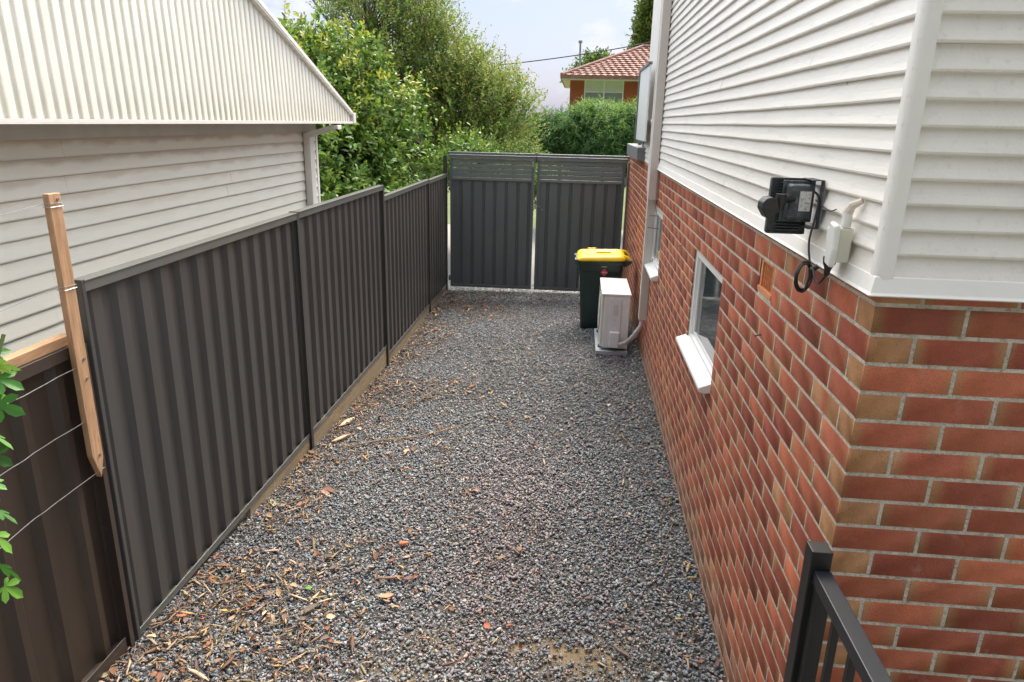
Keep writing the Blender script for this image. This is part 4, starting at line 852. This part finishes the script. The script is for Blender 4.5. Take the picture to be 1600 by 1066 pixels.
for k in range(27):
    a = R_(30-k*45); rr = 1+.10*math.sin(k*1.3); P.append((cc.x+.028*rr*math.cos(a)+.003*math.sin(k*.4), cc.y+.010*math.sin(k*.9)+.012*math.cos(a), cc.z+.043*rr*math.sin(a)+.004*math.cos(k*.5)))
P += [(.724, 2.19, Z(-.408)), (.722, 2.15, Z(-.428)), (.716, 2.09, Z(-.428)), (wx-.038, yo+.018, Z(-.397))]
mb = MB(); mb.tube(smoothpts(P), .0034, 8); mb.build('cord', M['rubber'], CB, smooth=True)
mb = MB(); mb.tube([(.742, 2.20, Z(-.400)), (.722, 2.198, Z(-.412))], .0085, 8); mb.build('cord_tie', M['rubber'], CB)
# thin cable to the conduit seal along the boards
mb = MB(); mb.tube(smoothpts([(wx-.003, 2.345, Z(-.215)), (wx-.004, 2.28, Z(-.224)), (wx-.004, 2.20, Z(-.232)), (wx-.004, 2.15, Z(-.222))]), .002, 6); mb.build('lead_wire', M['cable'], CB)
# ------------------------------------------------------------------ handrail in the near right corner
HR = thing('handrail', 'black square steel handrail at the bottom right, before the brick corner', 'handrail', (.55, 1.3, 0))
hx, hy = .537, 1.325
mb = MB(); mb.box(hx-.021, hx+.021, hy-.021, hy+.021, -.1, Z(-.826)); mb.build('post', M['black'], HR, bevel=.002)
mb = MB(); mb.box(hx-.013, hx+.022, -.6, hy-.0215, Z(-.898), Z(-.868)); mb.build('top_rail', M['rail'], HR, bevel=.002)
mb = MB(); mb.box(hx-.010, hx+.019, hy-.050, hy-.0217, -.1, Z(-.8985)); mb.build('end_stile', M['black'], HR, bevel=.0015)
for k in range(14):
    yy = hy-.125-k*.088
    mb = MB(); mb.box(hx-.003, hx+.011, yy-.007, yy+.007, .05, Z(-.8985)); mb.build('baluster', M['black'], HR, bevel=.001)
# ------------------------------------------------------------------ foliage
def leaf_shape(n=4, fold=.25, curl=.35, w=.5, wave=0.):
    t = np.linspace(0, 1, n+1); half = w*np.sin(np.pi*np.clip(t*.93+.035, 0, 1))**.8*(1-.25*t); half[-1] = 0.01; v = []
    for i in range(n+1):
        z = -curl*t[i]**2
        v += [(half[i], t[i], z+fold*half[i]), (0, t[i], z), (-half[i], t[i], z+fold*half[i])]
    f = []
    for i in range(n):
        a = 3*i; f += [(a, a+1, a+4, a+3), (a+1, a+2, a+5, a+4)]
    return np.array(v), np.array(f)
def put_leaves(name, m, parent, shape, pos, dirs, size, tints, droop=.0):
    bv, bf = shape; n = len(pos)
    d = dirs/np.linalg.norm(dirs, axis=1)[:, None]
    r = rng.normal(size=(n, 3)); r[:, 2] = r[:, 2]*.35+1.0
    s = np.cross(d, r); s /= np.linalg.norm(s, axis=1)[:, None]+1e-9; u = np.cross(s, d)
    sz = size[:, None, None]
    v = (bv[None, :, 0:1]*s[:, None]+bv[None, :, 1:2]*d[:, None]+bv[None, :, 2:3]*u[:, None])*sz+pos[:, None]
    k = bv.shape[0]; F = bf[None]+(np.arange(n)*k)[:, None, None]
    return arrays_obj(name, m, v.reshape(-1, 3), F.ravel(), np.full(len(bf)*n, bf.shape[1]), np.repeat(tints, k, axis=0), parent=parent)
def ell_points(n, c, r, surf=.55):
    p = rng.normal(size=(n, 3)); p /= np.linalg.norm(p, axis=1)[:, None]; rad = rng.random(n)**(1/3); rad = np.where(rng.random(n) < surf, rng.uniform(.8, 1.04, n), rad); return p*rad[:, None]*np.array(r)+np.array(c), p
def tree(name, label, cat, base, blobs, shape, twigs, per, lsize, pal, wts, m, twl=.25, upb=.6, group=None, tipcol=None, trunk=.06, lowz=None, limbs=True, droop=0., clip=None, tipz=None):
    t = thing(name, label, cat, base, group); b = Vector(base)
    vol = np.array([bl[1][0]*bl[1][1]*bl[1][2] for bl in blobs])**.67; share = vol/vol.sum(); P = []; D_ = []; S_ = []; T_ = []; tw = MB()
    for (c, r), sh in zip(blobs, share):
        nt_ = max(4, int(twigs*sh)); p, nrm = ell_points(nt_, c, r)
        if clip is not None: k_ = clip(p); p = p[k_]; nrm = nrm[k_]
        if lowz is not None: k_ = p[:, 2] > lowz; p = p[k_]; nrm = nrm[k_]
        ax = nrm*np.array([1, 1, .6])+np.array([0, 0, upb])+rng.normal(0, .35, p.shape); ax /= np.linalg.norm(ax, axis=1)[:, None]
        L_ = twl*rng.uniform(.6, 1.4, len(p)); age = rng.random(len(p))
        for q in range(per):
            f = (q+.5)/per; pp = p+ax*(L_*(f-.3))[:, None]; dd = rng.normal(size=p.shape); dd -= (dd*ax).sum(1)[:, None]*ax; dd /= np.linalg.norm(dd, axis=1)[:, None]
            dd = dd+ax*(.3+.9*f); dd[:, 2] -= droop
            P.append(pp); D_.append(dd); S_.append(lsize*rng.uniform(.65, 1.25, len(p))*(1.1-.45*f))
            ti = pick(pal, wts, len(p), .16)
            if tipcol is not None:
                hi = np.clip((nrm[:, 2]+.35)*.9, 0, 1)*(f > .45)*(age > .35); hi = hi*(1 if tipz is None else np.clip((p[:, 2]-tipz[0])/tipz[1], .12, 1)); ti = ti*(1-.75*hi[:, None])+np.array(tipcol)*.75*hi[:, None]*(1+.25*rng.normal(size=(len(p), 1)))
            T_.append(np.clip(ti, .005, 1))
        if limbs:
            for i in range(min(len(p), max(6, len(p)//8))):
                a = Vector(p[i]-ax[i]*L_[i]*.3); cc_ = Vector(c)+Vector((0, 0, -r[2]*.5)); m1 = a.lerp(cc_, .45)+Vector((0, 0, -.08*r[2]))
                tw.tube([tuple(cc_), tuple(m1), tuple(a), tuple(Vector(p[i]+ax[i]*L_[i]*.7))], [trunk*.25, trunk*.14, trunk*.08, trunk*.03], 4, cap=False)
    put_leaves('crown', m, t, shape, np.concatenate(P), np.concatenate(D_), np.concatenate(S_), np.concatenate(T_))
    tr = MB(); top = Vector(np.mean([bl[0] for bl in blobs], axis=0)); f1 = b.lerp(top, .35)+Vector((.05, 0, 0)); tr.tube([tuple(b-Vector((0, 0, .1))), tuple(b.lerp(f1, .5)), tuple(f1)], [trunk*1.25, trunk, trunk*.85], 9)
    for c, r in blobs:
        cv_ = Vector(c); mid = f1.lerp(cv_, .5)+Vector((random.uniform(-.1, .1), random.uniform(-.1, .1), 0)); tr.tube([tuple(f1), tuple(mid), tuple(cv_+Vector((0, 0, -r[2]*.5))), tuple(cv_+Vector((0, 0, r[2]*.5)))], [trunk*.6, trunk*.42, trunk*.26, trunk*.08], 6)
    to = tr.build('trunk', M['bark'], t, smooth=True)
    if limbs: tw.build('branches', M['bark'], t)
    return t
big = leaf_shape(4, .22, .35, .27); small = leaf_shape(2, .15, .15, .27); needle = leaf_shape(2, .05, .15, .075)
R = lambda x_, y_, z_: (x_, y_, Z(z_))
# large-leaved tree behind the fence
blA = [(R(-3.7, 10.2, -.75), (1.25, 1.3, .95)), (R(-2.55, 10.9, -.9), (1.0, 1.1, .75)), (R(-3.9, 10.6, .15), (.95, 1.0, .8)), (R(-3.0, 10.9, -.05), (.9, .9, .62)), (R(-4.35, 10.9, .75), (.55, .7, .6)), (R(-3.45, 10.9, .75), (.5, .6, .42)),
       (R(-1.95, 12.4, -.62), (.42, .45, .33)), (R(-2.45, 11.2, -.15), (.5, .6, .42)), (R(-3.6, 9.6, -1.3), (1.4, 1.2, .7)), (R(-2.45, 9.9, -1.45), (.42, 1.3, .6)), (R(-4.7, 11.0, .95), (.3, .4, .3)), (R(-3.95, 11.0, 1.1), (.22, .3, .3))]
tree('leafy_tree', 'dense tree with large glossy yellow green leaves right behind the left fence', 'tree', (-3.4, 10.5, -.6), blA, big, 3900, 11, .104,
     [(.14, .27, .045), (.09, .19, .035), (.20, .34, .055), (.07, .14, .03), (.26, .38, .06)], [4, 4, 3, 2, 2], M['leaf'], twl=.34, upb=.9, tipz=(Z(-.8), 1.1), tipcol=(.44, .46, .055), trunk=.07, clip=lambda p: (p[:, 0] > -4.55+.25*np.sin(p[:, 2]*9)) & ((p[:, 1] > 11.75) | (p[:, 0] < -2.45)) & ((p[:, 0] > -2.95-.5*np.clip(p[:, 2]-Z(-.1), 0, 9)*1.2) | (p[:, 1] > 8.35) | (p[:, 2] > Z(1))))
# fine-leaved tree behind it
blB = [(R(-4.0, 15.5, 1.3), (1.5, 1.6, 1.5)), (R(-2.4, 15.2, .35), (1.05, 1.2, .85)), (R(-2.9, 15.3, 1.1), (.8, .9, .8)), (R(-1.75, 15.0, .1), (.85, 1.0, .95)), (R(-4.6, 15.9, 2.3), (1.5, 1.3, 1.3)), (R(-3.3, 15.3, 2.0), (.6, .8, .75)), (R(-2.15, 15.0, .95), (.45, .7, .42)), (R(-2.2, 15.0, -.6), (1.3, 1.2, .8)),
       (R(-5.9, 16.3, 2.9), (1.1, 1.1, .9)), (R(-4.1, 15.8, 3.4), (.9, .9, .7)), (R(-1.4, 15, .4), (.33, .5, .42)), (R(-3.4, 15.5, -.3), (1.8, 1.4, 1.2))]
tree('fine_leaved_tree', 'tall airy tree with fine olive green leaves rising behind the large-leaved tree', 'tree', (-3.2, 15.5, -.6), blB, small, 8200, 14, .080,
     [(.20, .32, .07), (.27, .39, .09), (.13, .23, .05), (.34, .37, .11), (.36, .24, .11)], [4, 4, 3, 2, 1], M['leafdull'], twl=.5, upb=.8, tipcol=(.42, .42, .11), trunk=.09, clip=lambda p: (p[:, 0] > -5.25+.3*np.sin(p[:, 2]*5)) & (rng.random(len(p)) > np.where((p[:, 2] > Z(1.35)) & (p[:, 0] < -3.2), .32, .04)))
tree('shrub', 'low pale green small-leaved shrub just above the left gate leaf', 'shrub', (-1.5, 13.2, -.6), [(R(-1.35, 13.3, -.95), (.85, .8, .55)), (R(-.75, 13.5, -1.1), (.5, .6, .42)), (R(-2.0, 13.3, -.8), (.6, .7, .5))], small, 1100, 10, .075,
     [(.13, .22, .04), (.08, .16, .03), (.20, .26, .06), (.05, .09, .025)], [4, 3, 2, 2], M['leafdull'], twl=.3, trunk=.03, tipcol=(.24, .32, .08))
# feathery shrubs over the gate
greens = [(.10, .23, .08), (.07, .17, .065), (.15, .29, .085), (.045, .11, .04)]
tree('feathery_shrub', 'lower bluish green feathery shrub over the middle of the gate', 'shrub', (-.8, 19, -.4), [(R(-.75, 19, -.55), (.75, .9, .7)), (R(-1.15, 19, -.5), (.6, .7, .6)), (R(-.35, 19.2, -.4), (.45, .6, .5)), (R(-.8, 19, -1.1), (1.1, 1, .6)), (R(-.55, 19, -.15), (.35, .5, .3))], needle, 2100, 16, .17, greens, [3, 4, 2, 2], M['leafdull'], twl=.34, upb=.5, group='feathery shrubs over the gate', tipcol=(.18, .29, .08), trunk=.05, droop=.3)
tree('feathery_shrub', 'taller bright green feathery shrub in front of the far tiled house', 'shrub', (.9, 18.5, -.4), [(R(.45, 18.6, -.15), (.7, .8, .55)), (R(1.15, 18.5, -.2), (.8, .8, .58)), (R(.8, 18.5, -.6), (1.2, 1.0, .8)), (R(1.9, 18.7, -.2), (.9, .8, .6)), (R(.1, 18.5, -.2), (.5, .6, .6)), (R(.15, 18.6, .15), (.3, .5, .25)), (R(1.3, 18.6, .15), (.45, .5, .25)), (R(1.7, 18.4, -.8), (1.1, .9, .7))], needle, 3400, 16, .17, greens, [3, 4, 3, 2], M['leafdull'], twl=.34, upb=.6, group='feathery shrubs over the gate', tipcol=(.30, .44, .09), trunk=.06, droop=.3)
tree('poplar', 'tall narrow column-shaped tree beyond the tiled roof at the top', 'tree', (3.9, 46, -.5), [(R(3.75+.12*k, 46, 2.2+1.15*k), (1.15-.05*k, 1.1, 1.25)) for k in range(6)], small, 1500, 10, .33, [(.17, .25, .06), (.10, .16, .04), (.26, .32, .08)], [3, 2, 2], M['leafdull'], twl=.9, upb=1.2, trunk=.2, limbs=False)
tree('round_tree', 'small round crown showing behind the left hip of the tiled roof', 'tree', (.9, 46, -.5), [(R(.75, 46, 3.2), (1.0, .8, .75)), (R(-.1, 46, 2.6), (.8, .7, .5)), (R(1.5, 46, 3.1), (.8, .7, .6))], small, 500, 10, .28, [(.15, .25, .07), (.09, .16, .04), (.22, .32, .09)], [3, 2, 2], M['leafdull'], twl=.6, trunk=.15, limbs=False)
# ------------------------------------------------------------------ far house with tiled hip roof
FH = thing('tiled_house', 'distant red brick house with a terracotta tiled hip roof', 'house', (4, 36, 0))
fy = 32.4; ex0, ex1 = -.86, 9.5; ez = Z(1.90); az = Z(3.45)
mb = MB(); mb.box(-.50, .11, fy+.001, fy+.2, -.5, ez-.02); mb.box(1.80, 9.2, fy+.001, fy+.2, -.5, ez-.02); mb.box(.11, 1.80, fy+.001, fy+.2, -.5, Z(.7)); mb.box(-.50, 9.2, fy+.21, 41, -.5, ez-.02); mb.build('wall', M['farbrick'], FH)
mb = MB(); mb.box(.11, 1.80, fy+.06, fy+.12, Z(.7), ez-.05); wn = mb.build('window', M['blind'], FH)
mb = MB()
for xx in (.11, .93, 1.74): mb.box(xx, xx+.06, fy+.02, fy+.0595, Z(.7), ez-.05)
mb.box(.171, .929, fy+.022, fy+.0592, Z(1.28), Z(1.33)); mb.box(.991, 1.739, fy+.022, fy+.0592, Z(1.28), Z(1.33)); mb.build('window_frame', M['reveal'], wn)
mb = MB(); mb.box(.172, .928, fy+.04, fy+.056, Z(.7), Z(1.279)); mb.box(.992, 1.738, fy+.04, fy+.056, Z(.7), Z(1.279)); mb.build('pane', M['glass2'], wn)
rf = MB(); ri0 = (2.75, 36.2); ri1 = (6.2, 36.2); rows = 15; c0 = [(ex0, fy-.5), (ex1, fy-.5), (ex1, 40.5), (ex0, 40.5)]
def tplane(a, b, c, d):
    """rows of overlapping tiles between eave a-b and ridge d-c"""
    a, b, c, d = map(Vector, (a, b, c, d)); nrm = (b-a).cross(d-a).normalized(); 
    if nrm.z < 0: nrm = -nrm
    for k in range(rows):
        t0, t1 = k/rows, (k+1)/rows+.004; p0 = a.lerp(d, t0)+nrm*.05; p1 = b.lerp(c, t0)+nrm*.05; p2 = b.lerp(c, t1); p3 = a.lerp(d, t1); u0 = a.lerp(d, t0)-nrm*.01; u1 = b.lerp(c, t0)-nrm*.01
        nseg = max(2, int((p1-p0).length/.30)*4); base = len(rf.v)
        for i in range(nseg+1):
            s_ = i/nseg; h = (0, .022, .03, .022)[i % 4]
            rf.v += [tuple(u0.lerp(u1, s_)), tuple(p0.lerp(p1, s_)+nrm*h), tuple(p3.lerp(p2, s_)+nrm*h)]
        for i in range(nseg):
            q = base+3*i; rf.f += [(q, q+3, q+4, q+1), (q+1, q+4, q+5, q+2)]
E_ = lambda p, z_: (p[0], p[1], z_)
tplane(E_(c0[0], ez), E_(c0[1], ez), E_(ri1, az), E_(ri0, az)); tplane(E_(c0[3], ez), E_(c0[0], ez), E_(ri0, az), E_(ri0, az)); tplane(E_(c0[2], ez), E_(c0[3], ez), E_(ri0, az), E_(ri1, az))
ro = rf.build('roof', M['tile'], FH)
mb = MB(); mb.tube([E_(c0[0], ez+.05), E_(ri0, az+.06), E_(ri1, az+.06)], .09, 8); mb.tube([E_(c0[3], ez+.05), E_(ri0, az+.06)], .09, 8); mb.build('ridge_tiles', M['tile'], ro)
mb = MB(); mb.box(ex0-.03, ex1, fy-.56, fy-.5, ez-.10, ez+.03); mb.box(ex0-.06, ex0, fy-.5, 40.5, ez-.10, ez+.03); mb.build('gutter', M['tile'], FH)
mb = MB(); mb.box(ex0, ex1, fy-.499, fy-.44, ez-.16, ez-.10); mb.box(ex0+.01, ex1, fy-.44, 40.4, ez-.12, ez-.06); mb.build('fascia', M['trim'], FH)
mb = MB(); mb.tube([R(-.12, 33.2, 1.9), R(-.15, 33.2, 3.32)], .045, 8); mb.tube([R(-.15, 33.2, 3.32), R(-.15, 33.2, 3.42)], .09, 8)
tag(mb.build('vent_pipe', M['galv']), 'thin grey vent pipe with a cap rising at the left end of the tiled roof', 'pipe')
mb = MB(); P = []
for k in range(25):
    t = k/24; P.append((-3.5+(5.0+3.5)*t, 31-t*1.2, Z(2.22+1.35*t-.55*4*t*(1-t)*.25)))
mb.tube(P, .020, 6); tag(mb.build('power_line', M['cable']), 'dark overhead power line crossing the sky to the tiled house', 'power line')
# ------------------------------------------------------------------ leafy creeper at the left edge
CR = thing('creeper', 'leafy green creeper stem at the left edge in front of the brown fence', 'plant', (-1.98, 1.75, 0))
def lobed():
    out_ = [(0, 0)]
    lob = []
    for a, l in ((-100, .42), (-52, .75), (0, 1.0), (52, .75), (100, .42)):
        lob.append((a, l))
    pts = []
    for i, (a, l) in enumerate(lob):
        for da, f in ((-24, .36), (-22, .55), (-15, .76), (-6, .92), (0, 1.04), (6, .92), (15, .76), (22, .55), (24, .36)): 
            s_ = 1+(.05 if int(abs(da)) % 2 else -.03); pts.append((math.sin(R_(a+da))*l*f*s_, math.cos(R_(a+da))*l*f*s_))
    v = [(0, 0, 0)]+[(x_, y_+.0, .10*abs(x_)-.25*(x_*x_+y_*y_)) for x_, y_ in pts]; f_ = [(0, i, i+1) for i in range(1, len(pts))]
    return np.array(v), np.array(f_)
LS = lobed()
stem = MB(); sp0 = [(-1.97, 1.70, .0), (-1.95, 1.78, .7), (-1.93, 1.84, Z(-1.3)), (-1.88, 1.93, Z(-1.0)), (-1.85, 2.0, Z(-.80)), (-1.84, 2.05, Z(-.70))]
stem.tube(smoothpts(sp0), [.006]*31, 6); stem.build('stem', mat('green_stem', (.10, .16, .04), .6), CR)
LP = [(-1.88, 2.06, -.70, .055, (.2, .2, 1)), (-1.88, 2.03, -.735, .06, (.7, .3, .4)), (-1.86, 2.02, -.80, .10, (1, .45, -.1)), (-1.86, 2.01, -.84, .115, (.9, .35, -.45)), (-1.89, 2.0, -.88, .10, (.5, .6, -.6)), (-1.86, 1.99, -.92, .12, (.9, .3, -.6)), (-1.90, 1.96, -.98, .09, (.2, .3, -1)),
      (-1.90, 1.96, -.82, .08, (-.3, .4, .5)), (-1.88, 1.96, -1.02, .115, (.8, .3, -.5)), (-1.88, 1.94, -1.08, .11, (.75, .3, -.6)), (-1.90, 1.92, -1.12, .09, (.4, .3, -.9)), (-1.88, 1.92, -1.28, .11, (.8, .3, -.5)), (-1.89, 1.90, -1.36, .12, (.8, .2, -.8)), (-1.91, 1.94, -.90, .10, (-.5, .2, -.5)), (-1.91, 1.90, -1.2, .08, (-.6, .1, .2)), (-1.89, 1.90, -1.48, .12, (.8, .2, -.5)), (-1.89, 1.90, -1.56, .11, (.5, .3, -.6)), (-1.88, 2.02, -.76, .09, (.6, .8, .1)), (-1.88, 2.0, -.86, .10, (.4, -.5, -.3)), (-1.89, 1.93, -1.18, .08, (.9, .1, -.2))]
put_leaves('leaves', M['leaf'], CR, LS, np.array([R(a, b, c) for a, b, c, _, _ in LP]), np.array([d for *_, d in LP], float), np.array([s_*.72 for _, _, _, s_, _ in LP]), pick([(.10, .30, .04), (.06, .20, .03), (.17, .36, .05)], [3, 3, 2], len(LP), .1))
for o in list(bpy.data.objects):
    if '_o' in o: del o['_o']
